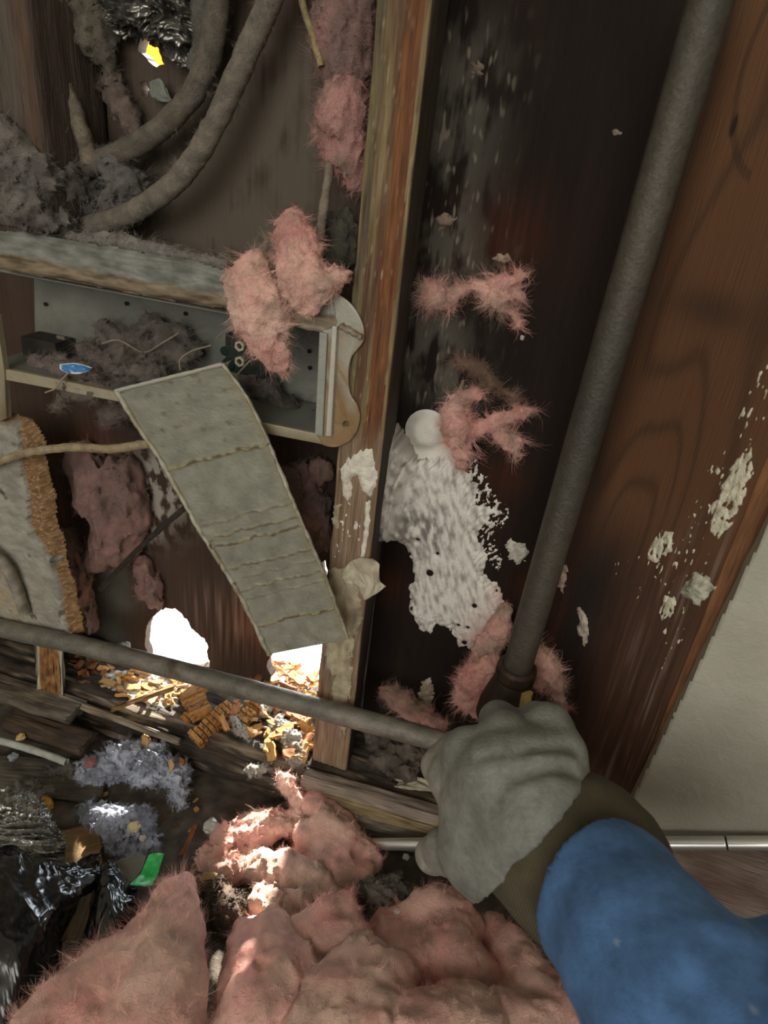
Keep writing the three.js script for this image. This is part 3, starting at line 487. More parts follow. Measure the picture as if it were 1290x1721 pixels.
{ // the rotten bottom plate and the two newer planks in front of it
  const dark = (p, t, k, s) => { const gr = grainAt(p.z * 0.7 + p.y, p.x * 1.0, 61), b = fbm(p.x * 22, p.z * 60, p.y * 60, 4); return mix(mix(C('#4b3d31'), C('#2a221c'), clamp(0.5 + b * 1.6 + gr * 0.4)), mix(C('#8d7f6b'), C('#a4917a'), clamp(0.5 + gr)), smooth(0.08, 0.42, fbm(p.x * 14, p.z * 110, p.y * 110 + 5, 4) + 0.05)); };
  const ring = (x) => [V(x, R.floor, 0.086), V(x, R.floor, 0.0), V(x, SILL, 0.0), V(x, SILL, 0.086)];
  thing('bottom_plate', 'rotten dark bottom plate of the wall under the bright hole', 'plate', [['plate_body', timber(ring(-0.52), ring(0.27), { seg: 420, per: [14, 10, 26, 26], rough: 0.0042, sd: 5, round: 0.004, col: dark }), M.wood]]);
  const plank = (pxA, pxB, yA, dz, dy, col, label, sd, lift = 0) => {
    const a = G(pxA[0], pxA[1], yA), b = G(pxB[0], pxB[1], yA + lift), r = (p) => [V(p.x, p.y - dy, p.z + dz * 0.15), V(p.x, p.y - dy, p.z - dz), V(p.x, p.y, p.z - dz), V(p.x, p.y, p.z)];
    thing('sill_strip', label, 'strip', [['strip_body', timber(r(a), r(b), { seg: 160, per: [6, 8, 12, 14], rough: 0.001, sd, round: 0.0015, fray: 0.004, col }), M.wood]]);
  };
  const c3 = (a, b) => (p, t, k, s) => mix(C(a), C(b), clamp(0.5 + grainAt(p.z + p.y, p.x, 71) * 0.8 + fbm(p.x * 30, p.y * 40, p.z * 60, 3) * 1.5));
  plank([505, 1308], [745, 1378], -0.243, 0.016, 0.016, c3('#9c8d80', '#7d6f64'), 'greyish strip of wood along the plate edge left of the glove', 3);
  plank([530, 1334], [742, 1398], -0.251, 0.010, 0.012, c3('#a38f6b', '#6f5d44'), 'yellowish strip of wood just below the greyish strip', 6);
  plank([560, 1366], [742, 1406], -0.261, 0.012, 0.03, c3('#93887a', '#665a4c'), 'pale dirty strip of wood just above the shiny conduit', 9);
  plank([96, 1170], [300, 1245], -0.246, 0.005, 0.008, c3('#a1937f', '#6a5f50'), 'thin pale strip lying along the dark rotten plate', 14);
}

// ------------------------------------------------------------------ pipes and conduits
const PZ = 0.078, CZ = 0.090;
{
  const a = P(1210, -55, PZ), b = P(867, 1128, PZ), r = 0.0112, iron = (p) => mix(mix(C('#403c36'), C('#5d574d'), clamp(0.5 + fbm(p.x * 60, p.y * 9, p.z * 60, 3) * 1.6)), C('#54402f'), smooth(0.1, 0.45, fbm(p.x * 30, p.y * 18, 4, 3)));
  const dir = a.clone().sub(b).normalize(), at = (t) => b.clone().addScaledVector(dir, t), rust = (p) => mix(C('#4a3a2c'), C('#2c231c'), clamp(0.5 + fbm(p.x * 120, p.y * 120, p.z * 120, 3) * 1.5));
  const body = turned(b, a, [[0, r], [0.25, r], [0.5, r * 1.01], [0.75, r], [1, r]], { rad: 40, col: iron });
  const collar = turned(at(-0.007), at(0.006), [[0, r * 1.05], [0.02, r * 1.32], [0.3, r * 1.4], [0.7, r * 1.4], [0.95, r * 1.34], [1, r * 1.02]], { rad: 40, col: rust });
  const tee = turned(at(-0.055), at(-0.006), [[0, r * 1.7], [0.15, r * 2.0], [0.4, r * 1.95], [0.65, r * 1.7], [0.85, r * 1.46], [1, r * 1.3]], { rad: 40, col: rust });
  thing('iron_pipe', 'dark upright iron pipe held at its fitting by the gloved hand', 'pipe', [['pipe_body', body, M.pipe], ['collar', collar, M.pipe], ['tee_fitting', tee, M.pipe]]);
}
{
  const pts = [[-60, 1041], [20, 1060], [140, 1086], [300, 1127], [540, 1192], [700, 1235], [790, 1262]].map(([x, y], i) => P(x, y, CZ - (i > 4 ? 0.003 * (i - 4) : 0)));
  thing('conduit', 'dull grey conduit slanting across the bays past the bright hole', 'conduit', [['conduit_body', tube(pts, 0.0092, { seg: 200, rad: 28, rough: 0.0003, freq: 90, col: (p, n) => mix(mix(C('#6b675f'), C('#8c877b'), clamp(0.5 + fbm(p.x * 30, p.y * 60, p.z * 60, 3) * 1.3)), C('#57483b'), smooth(0.15, 0.5, fbm(p.x * 40, p.y * 40, 3, 3))) }), M.pipe]]);
}
{
  const a = P(560, 1419, 0.118), b = P(1330, 1417, RFR.z + 0.0135 + 0.0075), m = a.clone().lerp(b, 0.885), r = 0.0052, L = a.distanceTo(b);
  const zinc = std({ color: new THREE.Color().setRGB(0.72, 0.72, 0.7), metalness: 0.85, roughness: 0.32 }), rod = (p, q, rr2) => turned(p, q, [[0, rr2 * 0.9], [0.004, rr2], [0.996, rr2], [1, rr2 * 0.9]], { rad: 32, col: () => [1, 1, 1] });
  const dir = b.clone().sub(a).normalize();
  thing('shiny_conduit', 'thin bright metal conduit behind the glove, along the foot of the white wallboard', 'conduit', [['conduit_body', rod(a, m.clone().addScaledVector(dir, -0.0008), r), zinc], ['conduit_body', rod(m.clone().addScaledVector(dir, 0.0004), b, r), zinc], ['joint', rod(m.clone().addScaledVector(dir, -0.002), m.clone().addScaledVector(dir, 0.001), r * 0.86), std({ color: 0x333333, metalness: 0.6 })]]);
}

// ------------------------------------------------------------------ metal wall box, its loose lid, what lies in it
const BX = ZF + 0.001, BOX = new Plane(V(0, 0, BX), V(1, 0, 0), V(0, 0, 1));
const greyPaint = (p) => { const b = fbm(p.x * 40, p.y * 40, p.z * 40, 4); return mix(mix(C('#8f9186'), C('#a3a498'), clamp(0.5 + b * 1.5)), C('#7c6748'), smooth(0.14, 0.4, fbm(p.x * 30 + 4, p.y * 44, p.z * 44, 4))); };
{
  const dull = (p) => mix(C('#7f8178'), C('#6a6c64'), clamp(0.5 + fbm(p.x * 30, p.y * 30, p.z * 30, 3) * 1.5)), tan = (p) => mix(mix(C('#b0aa94'), C('#8c7d60'), clamp(0.5 + fbm(p.x * 30, p.y * 160, p.z * 90, 4) * 2)), C('#5d4a35'), smooth(0.18, 0.4, fbm(p.x * 60, p.y * 140, p.z * 60, 4)));
  const q = (x, y, z) => P(x, y, z), depth = 0.014, iTL = P(-40, 450, BX), iTR = P(541, 559, BX), iBR = P(534, 728, BX), iBL = P(-30, 612, BX);
  const back = [iTL, iTR, iBR, iBL].map((p) => p.clone().setZ(depth));
  const quadG = (a, b, c, d, nu, nv, col, th) => sheet([[a, b], [d, c]].map((r) => [r[0], r[0].clone().lerp(r[1], 0.5), r[1]]), nu, nv, th, (u, v) => 0.0003 * noise(u * 7, v * 7, 3), (u, v, p) => col(p));
  const parts = [['back_panel', quadG(back[0], back[1], back[2], back[3], 60, 24, dull, 0.0012), M.metal], ['top_wall', quadG(iTL, iTR, back[1], back[0], 40, 12, dull, 0.0012), M.metal], ['bottom_wall', quadG(back[3], back[2], iBR, iBL, 40, 12, dull, 0.0012), M.metal], ['side_wall', quadG(back[1], iTR, iBR, back[2], 12, 16, dull, 0.0012), M.metal]];
  { const u0 = BOX.px(-40, 384), u1 = BOX.px(566, 502), l0 = BOX.px(-40, 448), l1 = BOX.px(560, 560), railCol = (s, t) => { const hi = lerp(u0[1], u1[1], (s - u0[0]) / (u1[0] - u0[0])), lo = lerp(l0[1], l1[1], (s - l0[0]) / (l1[0] - l0[0])), f = (t - lo) / (hi - lo) + 0.16 * fbm(s * 70, t * 60, 4, 3); const g = mix(C('#8f918a'), C('#686a62'), clamp(0.5 + fbm(s * 50, t * 90, 8, 4) * 2)), w = mix(mix(C('#94876f'), C('#5f4f3c'), clamp(0.5 + fbm(s * 40, t * 220, 9, 4) * 2)), C('#c3bca6'), smooth(0.12, 0.02, f)); return mix(w, g, smooth(0.46, 0.58, f)); };
    parts.push(['top_rail', patchOn(BOX, [[-40, 384], [60, 396], [150, 412], [300, 436], [420, 470], [540, 492], [566, 506], [572, 556], [541, 560], [378, 520], [200, 490], [60, 464], [-40, 448]], { cell: 0.0008, high: 0.003, slope: 1.4, rag: 0.0015, freq: 120, top: 0.0005, topF: 160, str: [0.4, 1.6], col: railCol, floor: -0.002 }), M.metal]); }
  parts.push(['bottom_rail', plate(BOX, [[-40, 610], [33, 622], [200, 656], [438, 706], [534, 726], [545, 744], [430, 722], [200, 672], [33, 640], [-40, 626]], [], 0.004, 0, (p) => tan(p)), M.metal]);
  parts.push(['side_rail', plate(BOX, [[541, 556], [554, 559], [546, 730], [533, 727]], [], 0.005, 0, (p) => mix(C('#a8aaa2'), C('#8d8f86'), clamp(0.5 + fbm(p.x * 90, p.y * 50, 3, 3)))), M.metal]);
  parts.push(['side_rail', plate(BOX, [[564, 545], [572, 546], [562, 728], [553, 728]], [], 0.007, 0, (p) => mix(C('#c2bfb4'), C('#85705a'), smooth(0.05, 0.4, fbm(p.x * 200, p.y * 120, 3, 3)))), M.metal]);
  parts.push(['divider_post', plate(BOX, [[-12, 520], [3, 528], [16, 618], [20, 700], [8, 706], [-6, 700], [-4, 620]], [], 0.006, 0, tan), M.metal]);
  const round = (list) => new THREE.CatmullRomCurve3(list.map(([x, y]) => V(x, y, 0)), true, 'catmullrom', 0.5).getPoints(90).map((p) => [p.x, p.y]);
  const ear = round([[536, 496], [560, 491], [582, 502], [600, 521], [612, 548], [612, 572], [601, 588], [591, 602], [587, 630], [590, 660], [602, 680], [606, 703], [597, 730], [580, 745], [560, 750], [538, 742], [536, 720], [545, 640], [545, 560]]);
  const bolt = []; for (let i = 0; i < 14; i++) bolt.push([583 + 7.5 * Math.cos(i * 0.449), 711 + 8 * Math.sin(i * 0.449)]);
  const earCol = (p) => { const [x, y] = [p.x, p.y]; return mix(mix(C('#a3a59b'), C('#b4b5aa'), clamp(0.5 + fbm(x * 60, y * 60, 3, 3))), mix(C('#8a6a45'), C('#a08a6a'), clamp(0.5 + fbm(x * 160, y * 90, 5, 3) * 2)), smooth(-0.05, 0.3, fbm(x * 55 + 3, y * 40, 8, 4) + 0.35 * smooth(P(0, 590, BX).y + 0.05, P(580, 660, BX).y, y))); };
  const e = plate(BOX, ear, [bolt], 0.0022, 0.0004, earCol, 0.0008);
  const sc = P(587, 552, BX + 0.004), screw = turned(V(sc.x - 0.007, sc.y + 0.001, sc.z), V(sc.x + 0.010, sc.y - 0.004, sc.z + 0.002), [[0, 0.0012], [0.1, 0.0028], [0.2, 0.0018], [0.35, 0.0026], [0.5, 0.0018], [0.65, 0.0024], [0.8, 0.0016], [0.95, 0.0024], [1, 0.001]], { rad: 14, col: (p) => mix(C('#9a9384'), C('#6d4b2f'), clamp(0.4 + fbm(p.x * 300, p.y * 300, 2, 2) * 2)) });
  parts.push(['ear_bracket', e, M.metal, { label: 'rust-stained curved mounting ear' }, [['screw', screw, M.metal]]]);
  for (const [x, y] of [[521, 618], [520, 590], [312, 527], [213, 510], [77, 511]]) { const p = P(x, y, 0.0155); parts.push(['screw_hole', turned(p, V(p.x, p.y, p.z + 0.0012), [[0, 0.0004], [0.05, 0.0017], [0.9, 0.0017], [1, 0.0004]], { rad: 12, col: () => C('#171512') }), M.plain]); }
  thing('metal_wall_box', 'long open grey metal wall box with a rusty ear, left of the middle stud', 'electrical box', parts);
}
{ // black block and terminals inside the box
  const b = P(80, 592, 0.03), blk = block(b.x, b.y, 0.028, 0.036, 0.026, 0.024, C('#2a2622')), lp = P(104, 567, 0.041), clip = block(lp.x, lp.y, 0.0415, 0.008, 0.003, 0.003, C('#6b655b'), 0.0004);
  thing('switch_block', 'dusty black block with a small clip inside the metal box', 'electrical block', [['block_body', blk, M.plain], ['clip', clip, M.metal]]);
  const c = P(415, 597, 0.035), body = block(c.x, c.y, 0.027, 0.034, 0.030, 0.024, C('#1d2620')), parts = [['terminal_body', body, M.plain]];
  for (const [x, y] of [[402, 582], [402, 608], [427, 590]]) { const p = P(x, y, 0.041), s = new THREE.Shape(), r = 0.0040; for (let i = 0; i < 6; i++) s[i ? 'lineTo' : 'moveTo'](r * Math.cos(i * 1.047 + 0.4), r * Math.sin(i * 1.047 + 0.4)); const h = new THREE.Path(); h.absarc(0, 0, 0.0025, 0, Math.PI * 2, true); s.holes.push(h); const g = new THREE.ExtrudeGeometry(s, { depth: 0.0022, bevelEnabled: true, bevelSize: 0.0004, bevelThickness: 0.0004, bevelSegments: 2 }); g.translate(p.x, p.y, 0.0388); parts.push(['hex_nut', paint(g, () => C('#b3ab92')), M.metal]); }
  for (const [x, y, r] of [[385, 612, 0.006], [378, 590, 0.004]]) { const p = P(x, y, 0.038); const g = new THREE.SphereGeometry(r, 20, 14); g.scale(1, 0.9, 0.8); g.translate(p.x, p.y, p.z); parts.push(['wire_nut', paint(g, () => C('#1f3a33')), M.plain]); }
  thing('terminal_block', 'dark terminal block with three brass nuts behind the pink tuft', 'terminal', parts);
  const f = [[100, 612], [128, 610], [156, 618]].map(([x, y]) => P(x, y, 0.077)), f2 = [[112, 627], [130, 629], [150, 624]].map(([x, y]) => P(x, y, 0.080));
  single('wrapper_scrap', 'small torn scrap of blue and white wrapper at the lower edge of the metal box', 'scrap', sheet([f, [...f].map((p, i) => p.clone().lerp(f2[i], 0.5).add(V(0, 0, 0.003))), f2], 30, 14, 0.0004, (u, v) => 0.0006 * noise(u * 6, v * 4, 2), (u, v) => (v > 0.72 || u < 0.08 || v < 0.08) ? C('#dfe6e4') : mix(C('#3f7fc0'), C('#9fc7d8'), smooth(0.05, 0.25, noise(u * 7, v * 5, 4) - 0.3 + 0.4 * (0.6 - u)))), std({ vertexColors: true, roughness: 0.35 }));
}
{ // the lid, hanging askew
  const Lf = [[195, 657], [228, 712], [266, 768], [302, 832], [332, 886], [368, 944], [402, 1000], [428, 1052], [450, 1100]], Rt = [[375, 612], [412, 662], [440, 716], [468, 782], [494, 846], [520, 906], [545, 964], [566, 1020], [586, 1074]];
  const rows = Lf.map((l, i) => { const z = 0.089 + 0.014 * (i / 8) - 0.002 * Math.sin(i * 1.1), a = P(l[0], l[1], z), b = P(Rt[i][0], Rt[i][1], z + 0.004); return [0, 0.25, 0.5, 0.75, 1].map((u) => a.clone().lerp(b, u)); });
  const folds = [[0.295, 1, 0.004], [0.50, 0.5, 0.003], [0.545, 0.8, 0.0025], [0.575, 1, 0.003], [0.655, 0.7, 0.003], [0.70, 0.35, 0.0025], [0.735, 0.7, 0.0025], [0.77, 0.4, 0.002], [0.875, 1.1, 0.003]];
  const fold = (u, v) => { let m = 0, side = 0; folds.forEach(([f, k, w], i) => { const x = (v - f + 0.012 * noise(u * 5, i * 3.3, 4) + 0.006 * noise(u * 17, i * 3.3, 6) - (i === 0 ? 0.02 * Math.max(0, u - 0.45) : 0)) / (w * 1.3); if (Math.abs(x) < 4) { const a = Math.exp(-x * x) * k * smooth(-0.5, 0.3, noise(u * 4, i * 7.7, 8) + 0.35); m += a; } side += Math.exp(-x * x / 40) * k; }); return [m, side]; };
  const corner = (u, v) => Math.max(0, (u - 0.9) * 10) * Math.max(0, (0.035 - v) * 28);
  const body = sheet(rows, 110, 330, 0.0016, (u, v) => 0.0016 * fold(u, v)[0] + 0.0009 * noise(u * 3, v * 9, 2) - 0.012 * corner(u, v) ** 2 + 0.0002 * noise(u * 40, v * 120, 3), (u, v, p) => {
    const [m, s] = fold(u, v), b = fbm(u * 6, v * 20, 5, 4); let c = mix(C('#9a998c'), C('#868679'), clamp(0.5 + b * 1.6));
    c = mix(c, C('#aaa99b'), smooth(0.2, 0.5, fbm(u * 5 + 9, v * 16, 7, 4)) * 0.5);
    c = mix(c, C('#5f5546'), clamp(smooth(0.1, 0.5, fbm(u * 9, v * 26 + 5, 9, 4)) * (v < 0.27 ? 0.75 : 0.35)));
    c = mix(c, mix(C('#a39a6e'), C('#5f4a33'), smooth(-0.2, 0.2, noise(u * 14, v * 60, 3))), clamp(m * 0.9));
    return mix(c, C('#8f8359'), smooth(0.86, 1, u) * smooth(0.1, 0.5, 0.35 + fbm(u * 8, v * 40, 2, 3)) * 0.7);
  });
  const rimCol = (p) => mix(mix(C('#a9a898'), C('#8a8067'), clamp(0.5 + fbm(p.x * 90, p.y * 90, p.z * 90, 3) * 2)), C('#5d4a36'), smooth(0.2, 0.4, fbm(p.x * 130, p.y * 130, 4, 3)));
  const edge = (k, dz, dx) => rows.map((r) => r[k].clone().add(V(dx, 0, dz)));
  const chunk = (k, dz, dx, r) => tube(edge(k, dz, dx), r, { seg: 160, rad: 10, rough: 0.0010, freq: 130, col: rimCol });
  const topRim = tube(rows[0].map((p) => p.clone().add(V(0, 0, 0.0002))), 0.0016, { seg: 60, rad: 10, rough: 0.0004, freq: 120, col: () => C('#b5b4a6') });
  thing('loose_cover', 'loose grey metal lid with cracked creases, hanging askew below the wall box', 'lid', [['lid_plate', body, M.metal], ['edge_flange', chunk(0, 0.0006, 0.0012, 0.0021), M.metal], ['edge_flange', chunk(0, -0.003, -0.002, 0.0017), M.metal], ['edge_flange', chunk(4, 0.0, -0.0006, 0.0014), M.metal], ['edge_flange', topRim, M.metal]]);
}

// ------------------------------------------------------------------ cables
const dusty = (a, b) => (p, n) => mix(C(a), C(b), clamp(0.5 + 0.45 * (n ? n.y : 0) * 0 + fbm(p.x * 110, p.y * 110, p.z * 110, 3) * 1.8));
function cable(label, pts, r, cols, { rough = 0.0007, hair = 0, seg = 160, name = 'cable' } = {}) {
  const g = tube(pts.map(([x, y, z]) => P(x, y, z)), r, { seg, rad: 16, rough, freq: 130, col: dusty(...cols) });
  const parts = [['cable_body', uvBox(g), M.wool]];
  if (hair) parts.push(['dust_coat', strands(g, hair, { len: [0.0015, 0.007], wide: 0.00007, lean: 1.2, sag: 0.5, col: () => mul(C('#7d756a'), rr(0.6, 1.2)) }), M.strand, { kind: 'stuff' }]);
  return thing(name, label, 'cable', parts);
}
seed(21);
cable('thick dust-coated cable curving down from the top beside the brown board', [[540, -190, 0.034], [470, -40, 0.035], [432, 50, 0.035], [392, 140, 0.038], [352, 225, 0.04], [300, 300, 0.042], [235, 350, 0.042], [170, 375, 0.04], [90, 392, 0.035]], 0.0078, ['#6d665c', '#877e71'], { hair: 6000, rough: 0.0009 });
cable('dust-coated cable behind the thick curving one, passing under the small lit hole', [[410, -190, 0.03], [372, -40, 0.03], [352, 90, 0.03], [318, 165, 0.028], [262, 222, 0.03], [200, 258, 0.03], [120, 288, 0.032], [20, 312, 0.035], [-40, 322, 0.035]], 0.0080, ['#5f5950', '#766d61'], { hair: 6000, rough: 0.0009 });
cable('dusty cable hanging down beside the far left stud', [[96, -160, 0.04], [92, -30, 0.04], [90, 60, 0.04], [100, 120, 0.04], [122, 180, 0.038], [140, 230, 0.036], [152, 275, 0.034]], 0.0062, ['#736b5c', '#8a806f'], { hair: 2000, rough: 0.0012 });
cable('thin dusty cable branching off beside the far left cable', [[100, 120, 0.042], [100, 165, 0.04], [92, 195, 0.04], [110, 240, 0.038], [118, 262, 0.036]], 0.0035, ['#736b5c', '#8a806f'], { hair: 120 });
cable('grey thick dusty cable at the top between the two lit spots and the curving cable', [[352, -40, 0.022], [345, 20, 0.022], [350, 70, 0.022], [335, 120, 0.02]], 0.010, ['#6a675f', '#57534b'], { hair: 2000, rough: 0.0009 });
cable('thin pale wire coming down from the top towards the pink strip', [[500, -30, 0.03], [512, 20, 0.032], [526, 62, 0.034], [540, 112, 0.036]], 0.0021, ['#b39f72', '#8a7d5e'], { rough: 0.0004 });
cable('thin dusty wire hanging from the pink strip down to the wall box', [[556, 262, 0.03], [552, 292, 0.032], [546, 330, 0.036], [540, 375, 0.045], [533, 425, 0.06]], 0.0030, ['#7d7162', '#94887a'], { hair: 120, rough: 0.0006 });
cable('flat beige cable crossing the torn wallboard to the hanging lid', [[-40, 792, 0.092], [0, 775, 0.092], [50, 760, 0.092], [120, 752, 0.09], [190, 754, 0.088], [252, 745, 0.086]], 0.0036, ['#b3a382', '#948469'], { rough: 0.0005 });
cable('dark thin rod slanting from the lid edge down to the left', [[312, 852, 0.06], [270, 888, 0.05], [225, 930, 0.04], [168, 990, 0.03]], 0.0026, ['#2b2622', '#3c342c'], { rough: 0.0004, name: 'rod' });
{ const pts = [[-30, 1238], [20, 1250], [60, 1262], [112, 1281]].map(([x, y]) => G(x, y, -0.268)); thing('cable', 'white cable end lying in the dark rubble at the left edge', 'cable', [['cable_body', tube(pts, 0.0036, { seg: 60, rad: 16, rough: 0.0003, col: (p) => mix(C('#c4c6c2'), C('#9b9a92'), clamp(0.5 + fbm(p.x * 90, p.y * 90, 2, 3))) }), M.plain]]); }
seed(33);
for (const [label, pts] of [['thin pale wire across the dusty middle of the wall box', [[172, 577, 0.05], [200, 572, 0.05], [240, 592, 0.045], [275, 575, 0.045], [300, 560, 0.04]]], ['curved pale wire running to the terminal block', [[303, 622, 0.05], [302, 606, 0.05], [318, 592, 0.048], [355, 580, 0.045]]], ['short pale wire hanging below the blue scrap', [[116, 626, 0.082], [104, 638, 0.084], [94, 652, 0.084], [76, 660, 0.084]]], ['bare wire slanting behind the top of the lid', [[384, 648, 0.06], [400, 628, 0.055], [420, 606, 0.05]]]])
  thing('thin_wire', label, 'wire', [['wire_body', tube(pts.map(([x, y, z]) => P(x, y, z)), 0.0007, { seg: 50, rad: 8, col: () => C('#9a8d7a') }), M.plain]]);

// ------------------------------------------------------------------ torn wallboard at the lower left
{
  const z = ZF - 0.006, PL = new Plane(V(0, 0, z), V(1, 0, 0), V(0, 0, 1));
  const face = [[-60, 706], [8, 708], [30, 716], [36, 740], [40, 790], [52, 835], [52, 880], [60, 900], [78, 925], [92, 945], [94, 965], [104, 990], [108, 1020], [112, 1045], [120, 1075], [60, 1070], [-60, 1050]];
  const core = [[-60, 700], [10, 702], [40, 714], [55, 735], [62, 765], [70, 800], [80, 840], [82, 880], [94, 910], [97, 940], [106, 970], [116, 1000], [120, 1030], [130, 1070], [60, 1075], [-60, 1055]];
  const brown = patchOn(PL, core, { cell: 0.001, high: 0.009, slope: 1.6, rag: 0.003, freq: 90, top: 0.0012, topF: 320, str: [1, 1], col: (s, t) => mix(mix(C('#8f6f4a'), C('#6f5234'), clamp(0.5 + fbm(s * 160, t * 160, 2, 4) * 2)), C('#ab8c66'), smooth(0.1, 0.4, noise(s * 500, t * 500, 4))), floor: -0.006 });
  const skin = patchOn(PL, face, { cell: 0.001, high: 0.0125, slope: 3, rag: 0.0025, freq: 140, top: 0.0008, topF: 120, col: (s, t) => { const [a, b] = PL.px(20, 990), f = Math.exp(-((s - a) ** 2 + (t - b) ** 2) / 0.0009); let c = mix(C('#a5a296'), C('#89867b'), clamp(0.5 + fbm(s * 60, t * 90, 4, 4) * 1.8)); c = mix(c, C('#a6977a'), clamp(f * (0.7 + fbm(s * 90, t * 90, 3, 3) * 2))); return mix(c, C('#3a352e'), smooth(0.2, 0.45, fbm(s * 90, t * 70, 7, 4) + 0.45 * smooth(PL.px(60, 1000)[1], PL.px(60, 1075)[1], t))); }, floor: -0.004 });
  thing('torn_wallboard', 'grey wallboard remnant with a ragged orange fibre edge at the left', 'wallboard', [['fibre_core', brown, M.plaster, { label: 'torn orange-brown fibre edge' }], ['grey_face', skin, M.plaster]]);
  const g = tube([[-20, 925], [8, 950], [24, 980], [36, 1012], [42, 1028]].map(([x, y], i) => P(x, y, 0.092 - 0.002 * i)), 0.0058, { seg: 50, rad: 16, rough: 0.0006, col: dusty('#a0998a', '#7d766a') });
  thing('pipe_stub', 'short dusty grey pipe stub bent down over the torn wallboard', 'pipe', [['stub_body', g, M.plain]]);
  const e = (x, y, zz) => P(x, y, zz), st = timber([e(66, 1185, 0.094), e(108, 1178, 0.094), e(108, 1178, 0.06), e(66, 1185, 0.06)], [e(62, 1082, 0.094), e(104, 1078, 0.094), e(104, 1078, 0.06), e(62, 1082, 0.06)], { seg: 60, per: [18, 12, 10, 12], rough: 0.0055, sd: 31, fray: 0.016, col: (p, t, k, s) => k === 0 ? mix(mix(mix(C('#84512a'), C('#b98a55'), clamp(0.5 + fbm(p.x * 200, p.y * 90, 3, 3) * 2)), C('#4a3626'), smooth(0.1, 0.4, fbm(p.x * 90, p.y * 60, 7, 4))), C('#d8cdb6'), Math.max(smooth(0.8, 0.95, s + 0.1 * noise(p.y * 120, 3)), smooth(0.12, 0.02, s))) : C('#4e4438') });
  thing('broken_stub', 'broken upright wood stub with a raw orange face below the conduit at the left', 'wood stub', [['stub_body', st, M.wood]]);
}
{ // dark slab of debris and bits behind, far lower left
  const mk = (label, a, b, w, h, c1, c2, sd) => { const A = G(...a), B = G(...b), d = B.clone().sub(A).normalize(), n = V(-d.z, 0, d.x).normalize().multiplyScalar(w / 2), r = (p) => [p.clone().sub(n), p.clone().add(n), p.clone().add(n).add(V(0, h, 0)), p.clone().sub(n).add(V(0, h, 0))].map((q) => q.add(V(0, 0, 0))); thing('wood_scrap', label, 'wood scrap', [['scrap_body', timber(r(A), r(B), { seg: 60, per: [8, 6, 12, 6], rough: 0.0018, sd, round: 0.002, fray: 0.005, col: (p) => mix(C(c1), C(c2), clamp(0.5 + fbm(p.x * 40, p.y * 120, p.z * 120, 4) * 1.8)) }), M.wood]]); };
  mk('dark rotten board end at the left edge under the conduit', [-40, 1150, -0.262], [130, 1205, -0.258], 0.03, 0.012, '#4a4036', '#7d7263', 3);
  mk('brown splintered board end with a pale paint spot at the left', [20, 1215, -0.272], [150, 1258, -0.27], 0.026, 0.012, '#594635', '#352a22', 8);
  mk('grey dusty board lying below the white cable end', [-40, 1300, -0.295], [180, 1320, -0.295], 0.045, 0.006, '#6d665b', '#4e473e', 12);
  mk('long thin split of wood lying over the bright chips', [188, 1196, -0.243], [292, 1158, -0.232], 0.007, 0.004, '#b08958', '#7e5d38', 17);
  mk('orange sliver of wood in front of the dust pile', [305, 1440, -0.292], [330, 1388, -0.285], 0.006, 0.004, '#a8662c', '#7e4a22', 23);
  mk('tan flat piece of wood under the shiny crumpled sheet', [88, 1440, -0.296], [170, 1420, -0.296], 0.05, 0.004, '#9a7d55', '#7c6240', 29);
}

